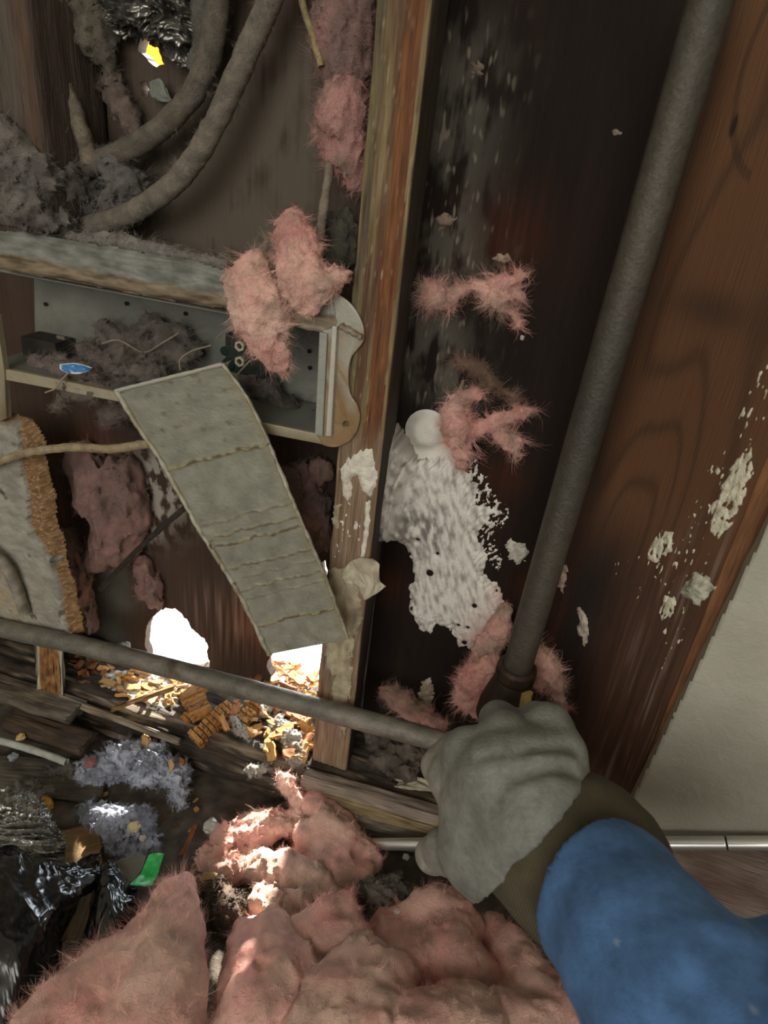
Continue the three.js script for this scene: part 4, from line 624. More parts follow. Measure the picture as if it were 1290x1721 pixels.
// ------------------------------------------------------------------ what clings to the right bay
{
  const outline = [[630, 800], [645, 745], [664, 716], [680, 736], [692, 760], [700, 772], [752, 770], [768, 790], [790, 800], [800, 822], [798, 850], [840, 862], [812, 880], [800, 905], [818, 935], [810, 965], [838, 990], [845, 1015], [852, 1040], [845, 1075], [810, 1092], [770, 1090], [752, 1060], [735, 1052], [722, 1068], [706, 1062], [690, 1035], [686, 1000], [694, 965], [690, 935], [662, 905], [640, 890], [634, 850]];
  const grey = pre(WALL, [[690, 868, 0.016], [720, 900, 0.016], [655, 900, 0.012], [735, 880, 0.012]]), pit = pre(WALL, [[722, 963, 0.0042], [797, 1018, 0.003], [770, 1050, 0.002], [786, 1054, 0.002], [702, 905, 0.003], [780, 1080, 0.003], [735, 930, 0.002]]), [d0, d1] = WALL.px(700, 700);
  const cut = (s, t, sd) => { const a = near(pit, s, t); let st = 0.010 + 0.004 * noise(s * 60, t * 60, 1); const edge = smooth(0.03, 0.002, sd); st = lerp(0.02, 0.0035 * (1.1 * noise((s - 0.5 * t) * 260, (t + 0.5 * s) * 90, 3) + 0.8 * noise(s * 420, t * 190, 6) + 0.75), edge); return Math.min(st, (0.55 - a) * 0.01); };
  const colS = (s, t, h) => { const f = fbm(s * 230 + t * 70, t * 80, 5, 4); let c = mix(C('#e0ddd5'), C('#98938b'), clamp(0.24 + f * 2.0 + 0.3 * noise(s * 640, t * 130, 9))); c = mix(c, C('#77736e'), clamp(near(grey, s, t) * (0.45 + f * 1.6))); c = mix(c, C('#c7a9a2'), clamp(near(pre2, s, t) * 0.8)); return mix(c, C('#5d4a3c'), smooth(0.0006, -0.0006, h) * 0.5); };
  const pre2 = pre(WALL, [[840, 1060, 0.025], [810, 1090, 0.02], [845, 1000, 0.012]]);
  const hp = new Plane(V(0, 0, 0.003), V(1, 0, 0), V(0, 0, 1)), poly = hp.poly(outline), sdS = inPoly(poly), [slo, shi] = bounds(poly, 0.008), xr = (t) => { const p = P(728, 0, ZF), q = P(585, 1285, ZF); return lerp(p.x, q.x, (t - p.y) / (q.y - p.y)); };
  const tHi = hp.px(680, 716)[1], tLo = hp.px(680, 920)[1], crk = hp.poly([[690, 768], [676, 800], [668, 850], [664, 940]]);
  const crackD = (s, t) => { let m = 1; for (let i = 0; i < 3; i++) { const [ax, ay] = crk[i], [bx, by] = crk[i + 1], ex = bx - ax, ey = by - ay, u = clamp(((s - ax) * ex + (t - ay) * ey) / (ex * ex + ey * ey)); m = Math.min(m, Math.hypot(s - ax - ex * u, t - ay - ey * u)); } return m; };
  const smear = crust(WALL, slo, shi, 0.0008, (s, t) => {
    const sd = sdS(s, t); let d = sd + 0.008 * fbm(s * 190, t * 120, 3.1, 4); d = Math.min(d, cut(s, t, sd));
    const ramp = 0.030 * Math.exp(-Math.max(0, s - xr(t)) / 0.011) * smooth(tLo, tLo + 0.02, t) * smooth(tHi + 0.004, tHi - 0.012, t);
    let h = Math.min(d * 0.55, 0.0032) + (d > 0 ? 0.0006 * fbm(s * 110, t * 70, 8.2, 2) : 0) + (d > -0.001 ? ramp * (1 + 0.5 * fbm(s * 90, t * 40, 2, 3)) : 0);
    return h - 0.004 * smooth(0.0016, 0.0002, crackD(s, t) + 0.0005 * noise(t * 300, 3));
  }, colS, -0.0012);
  const dome = WALL.px(716, 725), neck = WALL.px(724, 786), foam = crust(WALL, [dome[0] - 0.05, neck[1] - 0.05], [dome[0] + 0.06, dome[1] + 0.04], 0.0008, (s, t) => { const a = 0.0205 - Math.hypot(s - dome[0] - 0.001, t - dome[1]), b = 0.024 - Math.hypot((s - neck[0]) * 0.9, (t - neck[1]) * 0.6), w = 0.0015 * fbm(s * 60, t * 60, 2, 2); const A = 0.008 * smooth(0, 0.014, a) - 0.0012, B = 0.0062 * smooth(0, 0.03, b + 0.003 * fbm(s * 90, t * 90, 4, 3)) - 0.0012, hh = Math.max(0.004 - Math.abs(A - B), 0) / 0.004; return Math.max(A, B) + hh * hh * 0.001 + w * smooth(-0.001, 0.002, Math.max(A, B)); }, (s, t) => mix(C('#e2e0d6'), C('#c6c3b7'), clamp(0.35 + fbm(s * 60, t * 60, 9, 3) * 1.6)));
  const frill = patchOn(WALL, [[778, 788], [800, 770], [815, 800], [825, 830], [855, 858], [850, 880], [825, 900], [845, 940], [835, 960], [815, 940], [800, 900], [790, 850]], { cell: 0.0007, high: 0.0018, slope: 0.6, rag: 0.004, freq: 200, top: 0.0006, cut: (s, t) => 0.004 * (1.0 * noise((s - 0.4 * t) * 330, (t + 0.4 * s) * 150, 3) + 0.7 * noise(s * 800, t * 420, 5) - 0.12), col: colS });
  thing('plaster_smear', 'large white ragged smear with a rounded foamy top, on the dark sheathing', 'plaster smear', [['smear_body', smear, M.smear], ['ragged_frill', frill, M.smear], ['foam_dome', foam, M.smear, { label: 'smooth rounded white top of the smear' }]]);
  seed(5);
  const star = [[846, 918], [858, 905], [866, 916], [882, 914], [888, 928], [880, 945], [868, 950], [862, 944], [850, 946], [856, 934]];
  const chip = (poly, label, c1, c2, o = {}) => single('plaster_flake', label, 'flake', patchOn(o.plane || WALL, poly, { cell: 0.0007, high: 0.002, slope: 0.8, rag: 0.003, freq: 260, top: 0.001, topF: 300, ...o, col: (s, t) => mix(C(c1), C(c2), clamp(0.4 + fbm(s * 180, t * 180, 3, 3) * 1.8)) }), M.plaster);
  chip(star, 'star-shaped white flake just left of the upright pipe', '#cfccc0', '#9b958b');
  chip([[938, 945], [952, 955], [948, 975], [942, 1000], [934, 985]], 'small pinkish flake just right of the upright pipe', '#b39a8b', '#7c685a', { plane: BD });
  chip([[964, 1020], [972, 1022], [984, 1040], [986, 1062], [984, 1080], [976, 1090], [974, 1072], [966, 1060], [972, 1044]], 'crooked strip of pale flakes right of the upright pipe', '#b9aea0', '#8a7c70', { plane: BD });
  chip([[725, 365], [745, 360], [765, 368], [758, 382], [735, 384]], 'dim brownish tuft-like flake high beside the middle stud', '#8d7c68', '#6d5d4e');
  chip([[822, 434], [838, 426], [856, 430], [852, 442], [838, 440]], 'small pale flake above the upper pink tuft', '#a08d7c', '#7d6a5b');
  chip([[790, 100], [812, 108], [806, 130], [792, 122]], 'dull brown flake near the top of the right bay', '#7c6d5c', '#574c42');
  chip([[1024, 214], [1034, 216], [1042, 224], [1030, 224]], 'tiny pale flake left of the pipe near the top', '#8d8074', '#6d6258');
  chip([[708, 1148], [722, 1140], [728, 1160], [724, 1190], [712, 1196], [702, 1170]], 'pale torn flake standing up between stud and fitting', '#b6a892', '#857560');
  chip([[874, 564], [880, 566], [878, 574], [872, 572]], 'lone white speck on the dark panel below the upper pink tuft', '#b3ada4', '#9b958b', { rag: 0.0006 });
  // peeling curl on the stud
  const r = (list, z) => list.map(([x, y, dz]) => P(x, y, ZF + z + (dz || 0)));
  single('paint_curl', 'curled flap of cream paint peeling off the middle stud', 'paint flap', sheet([r([[572, 968], [584, 948], [602, 937], [624, 938]], 0.002), r([[575, 974], [592, 962], [612, 958, 0.008], [636, 948, 0.010]], 0.003), r([[578, 978], [598, 980, 0.004], [622, 985, 0.010], [638, 975, 0.006]], 0.003), r([[580, 984], [604, 994, 0.003], [614, 1008, 0.008], [648, 986, 0.004]], 0.003)], 40, 40, 0.0009, (u, v) => 0.0012 * noise(u * 4, v * 4, 2) + 0.001 * noise(u * 11, v * 6, 5), (u, v) => mix(C('#c9c2ad'), C('#a49a83'), clamp(0.4 + fbm(u * 4, v * 4, 3, 3) * 1.6))), M.plaster);
  single('wood_sliver', 'tan wooden sliver sticking up behind the glove beside the fitting', 'sliver', sheet([[Q(876, 1165, 0.497), Q(890, 1160, 0.496), Q(893, 1163, 0.494)], [Q(872, 1188, 0.494), Q(884, 1185, 0.49), Q(892, 1188, 0.49)], [Q(874, 1214, 0.49), Q(880, 1216, 0.486), Q(886, 1210, 0.486)]], 14, 30, 0.0012, (u, v) => 0.0004 * noise(u * 6, v * 3, 3), () => C('#a08a52')), M.plain);
}

// ------------------------------------------------------------------ pink glass wool, grey lint
const pinkCol = (warm = 0.5, dirt = 0.2) => (p) => { const b = fbm(p.x * 28, p.y * 28, p.z * 28, 3), d = fbm(p.x * 55 + 9, p.y * 55, p.z * 55, 3); return mix(mix(C('#e0a39b'), C('#ecc4b5'), clamp(warm + b * 1.7)), C('#9a8676'), clamp(dirt + d * 1.3)); };
const dimCol = (dirt) => (p) => { const b = fbm(p.x * 28, p.y * 28, p.z * 28, 3), d = fbm(p.x * 55 + 9, p.y * 55, p.z * 55, 3); return mix(mix(C('#a57f78'), C('#8b6c66'), clamp(0.5 + b * 1.7)), C('#6e6058'), clamp(dirt + d * 1.3)); };
const lintCol = (a, b, c = 0) => (p) => mix(mix(C(a), C(b), clamp(0.5 + fbm(p.x * 60, p.y * 60, p.z * 60, 3) * 2)), C('#8a7b70'), c * clamp(0.5 + fbm(p.x * 26, p.y * 26, p.z * 26, 2) * 2));
let clumpSeed = 100;
function wallClump(kind, label, lists, opt) {
  seed(clumpSeed++);
  const balls = lists.map((l) => l.map(([x, y, z, r]) => [P(x, y, z), r]));
  const [core, st] = fluff(balls, opt);
  return thing(kind === 'pink' ? 'insulation_tuft' : 'lint_clump', label, kind === 'pink' ? 'insulation' : 'lint', [['clump_body', core, M.wool], ['loose_strands', st, M.strand, { kind: 'stuff' }]], opt.group);
}
const soft = { k: 0.008, rough: 0.0038, freq: 120, fine: 0.0013, ff: 420, cell: 0.0017, len: [0.004, 0.014], n: 3900, wide: 0.00007 };
wallClump('pink', 'dim mauve insulation strip hanging along the middle stud at the top', [[[580, -20, 0.022, 0.016], [570, 60, 0.02, 0.018], [578, 120, 0.022, 0.016]], [[606, 0, 0.02, 0.01], [600, 100, 0.02, 0.01]], [[556, 20, 0.015, 0.01], [560, 90, 0.015, 0.01]]], { ...soft, col: dimCol(0.4), n: 4500, stretch: [1.2, 0.5, 1] });
wallClump('pink', 'pink insulation tuft pressed against the stud above the thin dusty wire', [[[578, 140, 0.025, 0.013], [572, 200, 0.028, 0.015], [586, 260, 0.025, 0.011], [596, 310, 0.022, 0.006]], [[560, 195, 0.028, 0.010], [545, 225, 0.026, 0.007]], [[565, 240, 0.025, 0.009], [560, 262, 0.025, 0.008]]], { ...soft, col: (p) => mix(pinkCol(0.2, 0.1)(p), dimCol(0.2)(p), 0.55), n: 4500, stretch: [1.2, 0.5, 1] });
wallClump('pink', 'peach-pink insulation tuft draped over the top edge of the metal wall box', [[[428, 442, 0.084, 0.009], [418, 480, 0.088, 0.015], [428, 530, 0.09, 0.015], [450, 575, 0.088, 0.011], [466, 600, 0.086, 0.008], [474, 622, 0.084, 0.0055]], [[450, 500, 0.088, 0.012], [465, 540, 0.088, 0.010]]], { ...soft, col: pinkCol(0.75, 0.1), n: 4500, rough: 0.0032 });
wallClump('pink', 'upright pink insulation tuft with a side wisp, standing on the metal wall box', [[[492, 365, 0.07, 0.006], [495, 395, 0.072, 0.011], [502, 430, 0.078, 0.014], [510, 470, 0.084, 0.014], [520, 500, 0.086, 0.009]], [[520, 485, 0.086, 0.008], [548, 478, 0.088, 0.0055], [568, 465, 0.086, 0.0042], [590, 458, 0.082, 0.002]], [[468, 380, 0.07, 0.003], [490, 390, 0.072, 0.006]], [[500, 500, 0.086, 0.007], [522, 520, 0.086, 0.005]]], { ...soft, col: pinkCol(0.55, 0.12), n: 4500 });
wallClump('lint', 'small grey-brown curl of lint on top of the wall box beside the pink tuft', [[[440, 430, 0.08, 0.005], [447, 408, 0.078, 0.003]], [[462, 410, 0.075, 0.003], [470, 425, 0.076, 0.0035], [464, 446, 0.08, 0.003]]], { ...soft, k: 0.003, n: 750, cell: 0.0012, rough: 0.0015, col: lintCol('#7d7062', '#93867a') });
wallClump('pink', 'upper pink tuft stuck to the dark panel right of the middle stud', [[[724, 484, 0.012, 0.008], [736, 500, 0.012, 0.0105], [752, 503, 0.01, 0.0075], [772, 488, 0.008, 0.004], [795, 480, 0.006, 0.0035]], [[790, 484, 0.006, 0.003], [830, 505, 0.006, 0.006], [862, 525, 0.004, 0.0045], [872, 545, 0.003, 0.002]], [[800, 480, 0.005, 0.0035], [845, 472, 0.005, 0.0055], [880, 465, 0.004, 0.004]], [[835, 490, 0.005, 0.006], [872, 495, 0.004, 0.005]]], { ...soft, col: pinkCol(0.4, 0.3), n: 6600, len: [0.004, 0.018], k: 0.004 });
wallClump('pink', 'salmon pink tuft hiding the right edge of the rounded white foam', [[[762, 690, 0.012, 0.010], [768, 725, 0.014, 0.012], [778, 762, 0.012, 0.007], [776, 785, 0.01, 0.004]], [[770, 720, 0.013, 0.009], [805, 720, 0.01, 0.006], [840, 705, 0.008, 0.006], [880, 690, 0.006, 0.005], [900, 688, 0.004, 0.002]], [[830, 720, 0.008, 0.006], [860, 745, 0.007, 0.007], [868, 762, 0.005, 0.004]], [[800, 660, 0.006, 0.006], [770, 670, 0.008, 0.006]]], { ...soft, col: pinkCol(0.35, 0.18), n: 7800, len: [0.004, 0.018], k: 0.004 });
wallClump('lint', 'thin brownish wisp of fibre above the salmon pink tuft', [[[775, 608, 0.003, 0.005], [800, 618, 0.004, 0.005], [828, 645, 0.004, 0.004], [865, 668, 0.004, 0.002], [905, 690, 0.004, 0.001]]], { ...soft, k: 0.004, rough: 0.0028, n: 3900, len: [0.004, 0.016], col: lintCol('#8d7060', '#6f5a4c') });
wallClump('pink', 'pale mauve sheet of insulation behind the pipe below the white smear', [[[848, 1025, 0.006, 0.007], [838, 1060, 0.01, 0.011], [815, 1095, 0.014, 0.011], [800, 1112, 0.014, 0.008]]], { ...soft, col: pinkCol(0.35, 0.3), n: 2100 });
wallClump('pink', 'bright pink tuft at the left side of the pipe fitting', [[[825, 1120, 0.04, 0.010], [800, 1140, 0.042, 0.013], [785, 1168, 0.04, 0.011], [800, 1195, 0.04, 0.006]]], { ...soft, col: pinkCol(0.25, 0.02), n: 4500, len: [0.004, 0.016] });
wallClump('pink', 'pink tuft with a trailing tail at the right side of the pipe fitting', [[[900, 1100, 0.045, 0.009], [920, 1125, 0.045, 0.010], [932, 1150, 0.043, 0.007], [945, 1190, 0.04, 0.003], [955, 1215, 0.038, 0.0015]], [[900, 1130, 0.04, 0.007], [910, 1150, 0.04, 0.006]]], { ...soft, k: 0.005, col: pinkCol(0.5, 0.22), n: 4500, len: [0.004, 0.016] });
wallClump('pink', 'dim reddish tuft low in the corner between middle stud and fitting', [[[650, 1165, 0.012, 0.009], [672, 1178, 0.014, 0.010], [695, 1195, 0.02, 0.009], [740, 1215, 0.03, 0.006]]], { ...soft, col: pinkCol(0.3, 0.4), n: 3300, len: [0.004, 0.016] });
wallClump('pink', 'large dusty mauve insulation mass behind the torn wallboard edge', [[[140, 770, 0.015, 0.018], [165, 830, 0.02, 0.022], [190, 880, 0.02, 0.018], [165, 940, 0.018, 0.014]], [[205, 800, 0.015, 0.02], [225, 870, 0.012, 0.016], [205, 930, 0.012, 0.014]]], { ...soft, cell: 0.0022, rough: 0.007, freq: 70, col: dimCol(0.35), n: 2700, stretch: [1.4, 0.5, 1] });
wallClump('pink', 'brownish insulation scrap just above the bright hole', [[[240, 950, 0.008, 0.010], [250, 985, 0.01, 0.012], [262, 1008, 0.01, 0.010]]], { ...soft, rough: 0.005, col: dimCol(0.2), n: 900, stretch: [1.4, 0.5, 1] });
wallClump('pink', 'brown crumpled insulation at the foot of the torn wallboard', [[[130, 960, 0.02, 0.012], [135, 1010, 0.02, 0.012], [150, 1050, 0.018, 0.010]], [[115, 900, 0.02, 0.010], [125, 940, 0.02, 0.010]]], { ...soft, rough: 0.006, col: dimCol(0.55), n: 1200, stretch: [1.4, 0.5, 1] });
wallClump('pink', 'brownish insulation seen between the lid and the middle stud', [[[500, 800, 0.012, 0.014], [525, 850, 0.015, 0.014], [540, 905, 0.015, 0.012]], [[540, 790, 0.012, 0.012]]], { ...soft, rough: 0.006, col: dimCol(0.5), n: 1800, stretch: [1.4, 0.5, 1] });
// lint in the upper left and in the box
const lint = { k: 0.01, rough: 0.007, freq: 110, fine: 0.0022, ff: 420, cell: 0.002, len: [0.003, 0.013], wide: 0.00007, n: 4500, lean: 1.2 };
wallClump('lint', 'broad grey lint bank left of the crossing dusty cables', [[[-10, 200, 0.078, 0.008], [20, 250, 0.08, 0.013], [60, 290, 0.07, 0.016], [40, 345, 0.08, 0.014], [95, 370, 0.06, 0.015]], [[90, 240, 0.045, 0.012], [110, 310, 0.045, 0.015]]], { ...lint, col: lintCol('#66625e', '#7d7873', 0.15), n: 6600 });
wallClump('lint', 'grey lint caught between the two dusty cables above the wall box', [[[190, 280, 0.03, 0.012], [215, 310, 0.03, 0.012], [190, 345, 0.03, 0.010]], [[150, 330, 0.03, 0.010], [130, 380, 0.035, 0.012]]], { ...lint, col: lintCol('#5e5a57', '#75706d', 0.1), n: 5100 });
wallClump('lint', 'strip of lint lying along the top rail of the wall box', [[[110, 395, 0.06, 0.006], [200, 408, 0.06, 0.007], [290, 428, 0.06, 0.006], [370, 448, 0.06, 0.007]]], { ...lint, k: 0.004, rough: 0.004, col: lintCol('#76706a', '#8f8a84'), n: 4500, len: [0.004, 0.012] });
wallClump('lint', 'hanging dusty lint left of the small lit hole at the top', [[[150, 20, 0.02, 0.014], [160, 60, 0.02, 0.012], [185, 110, 0.014, 0.008]], [[130, 10, 0.02, 0.012]]], { ...lint, rough: 0.005, col: lintCol('#5c564b', '#736c60'), n: 2100 });
wallClump('lint', 'brown lint hanging below the small lit hole', [[[190, 120, 0.01, 0.008], [195, 165, 0.012, 0.008], [215, 190, 0.014, 0.008], [225, 215, 0.02, 0.008]]], { ...lint, rough: 0.005, col: lintCol('#5c4f48', '#76665e', 0.3), n: 2100 });
wallClump('lint', 'grey cobweb mass in the middle of the metal wall box', [[[180, 560, 0.03, 0.010], [220, 585, 0.03, 0.013], [270, 600, 0.03, 0.013], [320, 590, 0.028, 0.010]], [[150, 590, 0.04, 0.010], [200, 618, 0.045, 0.011], [260, 625, 0.05, 0.010]], [[250, 545, 0.026, 0.008], [300, 560, 0.026, 0.009]]], { ...lint, rough: 0.008, col: lintCol('#544e49', '#716a63', 0.2), n: 7800, len: [0.008, 0.03] });
wallClump('lint', 'dust heap along the lower inside edge of the wall box', [[[60, 612, 0.05, 0.009], [110, 618, 0.055, 0.008], [160, 628, 0.06, 0.008]]], { ...lint, rough: 0.005, col: lintCol('#6a605b', '#857a74', 0.3), n: 4200 });
wallClump('lint', 'drooping lint below the wall box left of the lid', [[[110, 645, 0.07, 0.008], [130, 660, 0.07, 0.009], [165, 655, 0.068, 0.009], [190, 668, 0.066, 0.006]], [[105, 672, 0.066, 0.006], [90, 688, 0.066, 0.004]], [[215, 680, 0.04, 0.010], [180, 700, 0.035, 0.010]]], { ...lint, k: 0.005, rough: 0.0045, col: lintCol('#5c534c', '#756a62', 0.3), n: 4500 });
wallClump('lint', 'dark lint under the terminal block behind the lid top', [[[440, 650, 0.03, 0.012], [480, 690, 0.03, 0.010], [520, 700, 0.03, 0.008]], [[420, 630, 0.032, 0.008]]], { ...lint, rough: 0.006, col: lintCol('#4d4640', '#68605a'), n: 3300 });
wallClump('lint', 'greenish grey lint beside the stud above the wall box', [[[570, 380, 0.02, 0.012], [585, 420, 0.02, 0.012], [560, 440, 0.03, 0.008]]], { ...lint, rough: 0.006, col: lintCol('#43423a', '#5b584c'), n: 2100 });
wallClump('lint', 'dark clutter of lint behind the conduit right of the middle stud', [[[630, 1235, 0.03, 0.010], [670, 1258, 0.035, 0.010], [710, 1275, 0.04, 0.009]], [[640, 1275, 0.05, 0.010], [690, 1300, 0.055, 0.009]]], { ...lint, rough: 0.008, col: lintCol('#4a433a', '#6d655a', 0.3), n: 2700 });
single('shard', 'pale broken shard lying just left of the glove knuckles', 'shard', sheet([[P(645, 1312, 0.06), P(690, 1305, 0.055), P(738, 1312, 0.055)], [P(660, 1322, 0.068), P(700, 1325, 0.066), P(730, 1330, 0.064)]], 30, 14, 0.003, (u, v) => 0.002 * noise(u * 6, v * 4, 3), (u, v) => mix(C('#b9b199'), C('#8c8470'), clamp(0.4 + fbm(u * 6, v * 4, 3, 3) * 2))), M.plaster);

// crumpled dusty foil at the top with the lit hole below, and a translucent yellow sheet outside to glow in it
seed(61);
const crumple = (sd, a, fr) => (u, v) => { let s = 0, k = a; for (let i = 0, x = u * fr, y = v * fr; i < 4; i++, x *= 1.9, y *= 1.9, k *= 0.55) s += k * (1 - 2.2 * Math.abs(noise(x + 0.4 * noise(y, x, sd), y, sd + i * 5))); return s; };
{
  const r = (list) => list.map(([x, y, z]) => P(x, y, z));
  const foil = std({ vertexColors: true, metalness: 0.75, roughness: 0.3 });
  single('foil_scrap', 'crumpled dark shiny foil between the cables at the top edge', 'foil', sheet([r([[185, -40, 0.012], [230, -40, 0.03], [290, -40, 0.03], [345, -40, 0.012]]), r([[190, 10, 0.012], [232, 10, 0.032], [285, 5, 0.034], [340, 10, 0.014]]), r([[200, 30, 0.010], [240, 32, 0.024], [290, 45, 0.030], [335, 70, 0.012]]), r([[205, 44, 0.006], [255, 46, 0.012], [300, 90, 0.018], [325, 120, 0.012]])], 110, 90, 0.0006, crumple(3, 0.006, 5), (u, v) => mix(C('#8d8b86'), C('#4a4844'), clamp(0.5 + fbm(u * 6, v * 6, 3, 4) * 2))), foil);
  single('plastic_flap', 'small grey-green triangular flap right of the lower lit spot', 'flap', sheet([r([[250, 138, 0.012], [268, 132, 0.016], [280, 148, 0.014]]), r([[252, 160, 0.012], [272, 160, 0.016], [288, 168, 0.014]]), r([[256, 164, 0.012], [274, 172, 0.014], [290, 170, 0.012]])], 20, 20, 0.0008, (u, v) => 0.001 * noise(u * 4, v * 4, 2), () => C('#7f8478')), M.plain);
  const c = P(252, 100, -0.06), lit = new THREE.MeshPhysicalMaterial({ color: new THREE.Color('#e3b95c'), side: THREE.DoubleSide, roughness: 0.9, transmission: 0.45, thickness: 0 });  // lets sun through, so the hole glows yellow
  single('glow_sheet', 'thin translucent yellow sheet outside, placed to glow with sun in the small hole at the top', 'board', sheet([[V(c.x - 0.06, c.y + 0.012, c.z), V(c.x + 0.06, c.y + 0.012, c.z)], [V(c.x - 0.06, c.y - 0.05, c.z), V(c.x + 0.06, c.y - 0.05, c.z)], [V(c.x - 0.06, c.y - 0.09, c.z), V(c.x + 0.06, c.y - 0.09, c.z)]], 10, 10, 0.0008, () => 0, () => [1, 1, 1]), lit);
}

// ------------------------------------------------------------------ chips, dust and rubbish on the plate and floor
const splinter = (w, h, d, sd) => { // a flat broken chip
  const g = new THREE.BoxGeometry(w, d, h, 5, 2, 7), p = g.attributes.position;
  for (let i = 0; i < p.count; i++) { const x = p.getX(i), y = p.getY(i), z = p.getZ(i); p.setXYZ(i, x * (1 - 0.35 * Math.abs(z / h) * (1 + noise(sd, 2, 3))) + w * 0.22 * noise(z / h * 3, sd, 1), y + d * 0.5 * noise(x / w * 2, z / h * 2, sd) + 0.25 * d * (z / h) * (z / h), z + h * 0.14 * noise(x / w * 3.3, sd, 7)); }
  g.computeVertexNormals(); return g;
};
const chipGeo = [1, 2, 3, 4, 5, 6].map((k) => uvBox(splinter(0.007, 0.013, 0.0026, k * 3.7)));
const chipMat = ['#9c5f2e', '#b98345', '#cf9d5c', '#7e4c26', '#c9a878'].map((h) => std({ color: new THREE.Color(h), map: rep(T.grain, 40, 20), bumpMap: rep(T.grainB, 40, 20), bumpScale: 0.0005, roughness: 0.8 }));
function chips(n, pxPoly, y0, y1, sc, label, group, mats, sd, aim) {
  seed(sd); const sdf = inPoly(pxPoly), [lo, hi] = bounds(pxPoly, 0); let made = 0, guard = 0;
  const protos = {};
  while (made < n && guard++ < 5000) {
    const x = rr(lo[0], hi[0]), y = rr(lo[1], hi[1]); if (sdf(x, y) < 0) continue;
    const k = Math.floor(rnd() * 6), m = mats[Math.floor(rnd() * mats.length)], key = k + '/' + m;
    if (!protos[key]) { protos[key] = new THREE.Mesh(chipGeo[k], chipMat[m]); protos[key].name = 'wood_chip'; protos[key].castShadow = protos[key].receiveShadow = true; }
    const c = protos[key].clone(); c.name = numbered('wood_chip'); const tone = ['brownish orange', 'golden', 'yellowish', 'dark brown', 'pale'][m]; tag(c, tone + ' ' + label, 'wood chip', tone + ' ' + group);
    c.position.copy(G(x, y, rr(y0, y1))); c.rotation.set(rr(-0.5, 0.5), aim === undefined ? rr(0, 6.28) : aim + rr(-0.4, 0.4), rr(-0.5, 0.5)); const s = rr(sc[0], sc[1]); c.scale.set(s * rr(0.7, 1.2), s, s * rr(0.7, 1.5)); scene.add(c); made++;
  }
}
chips(64, [[165, 1118], [215, 1105], [260, 1128], [350, 1140], [345, 1165], [270, 1190], [200, 1170], [165, 1150]], SILL, SILL + 0.006, [0.5, 1.05], 'wood chip in the litter below the round lit hole', 'wood chips below the round lit hole', [1, 2, 2, 4], 201);
chips(75, [[430, 1130], [470, 1112], [540, 1125], [540, 1180], [470, 1172], [425, 1150]], SILL - 0.004, SILL + 0.018, [0.6, 1.4], 'wood chip piled in the gap below the lid, left of the stud', 'wood chips in the gap below the lid', [0, 1, 3, 0, 2], 202);
chips(80, [[370, 1175], [470, 1180], [535, 1215], [530, 1270], [470, 1275], [420, 1230], [370, 1215]], SILL, SILL + 0.016, [0.5, 1.2], 'splintered wood chip on the plate in front of the conduit', 'wood chips in front of the conduit', [0, 1, 2, 1, 4], 203);
chips(26, [[120, 1100], [165, 1095], [180, 1140], [120, 1150]], SILL, SILL + 0.004, [0.35, 0.8], 'small chip on the plate at the foot of the torn wallboard', 'chips at the foot of the torn wallboard', [3, 0, 3], 204);
chips(24, [[20, 1220], [200, 1250], [330, 1300], [340, 1420], [250, 1440], [120, 1360], [10, 1320]], -0.299, -0.292, [0.25, 0.6], 'little wood chip scattered over the dusty floor by the blue-grey dust', 'small chips on the dusty floor', [0, 1, 2, 3], 205);
{ const pl = new Plane(V(0, SILL, 0), V(1, 0, 0), V(0, 1, 0)), poly = [[168, 1130], [220, 1120], [300, 1130], [345, 1150], [300, 1172], [268, 1192], [215, 1172], [175, 1152]];
  single('painted_sun_dust', 'whitish dust on the plate among the bright chips, its white painted for the sun patch', 'dust', patchOn(pl, poly, { cell: 0.001, high: 0.002, slope: 0.4, rag: 0.006, freq: 90, top: 0.002, topF: 200, col: (s, t) => mix(C('#c9c5bb'), C('#8f887c'), clamp(0.3 + fbm(s * 160, t * 160, 2, 4) * 2)) }), M.plaster, null, 'stuff'); }  // dust whitened to carry the sun patch under the hole
function one(px, py, y, s, turn, mat, label, tilt = 0.2) { const c = new THREE.Mesh(chipGeo[Math.abs(px) % 6], chipMat[mat]); c.name = numbered('wood_chip'); tag(c, label, 'wood chip'); c.position.copy(G(px, py, y)); c.rotation.set(tilt, turn, 0.2); c.scale.set(s, s, s); shade(c); scene.add(c); }
one(455, 1262, -0.236, 1.35, 0.5, 2, 'flat yellow wood chip lying on grey dust left of the stud foot', 0.7);
one(245, 1250, -0.262, 1.25, 0.1, 2, 'squarish tan chip standing in the top of the blue-grey dust', 1.1);
one(288, 1286, -0.264, 0.8, 0.4, 4, 'narrow pale chip at the right side of the blue-grey dust', 0.9);
one(306, 1280, -0.266, 0.6, 1.0, 0, 'small orange chip at the right end of the blue-grey dust', 0.5);
one(512, 1225, -0.236, 1.3, 0.2, 1, 'orange chip leaning on the foot of the middle stud', 1.0);
one(352, 1472, -0.262, 0.9, 1.9, 4, 'pale chip on the pink wool beside the dark gap', 0.2);
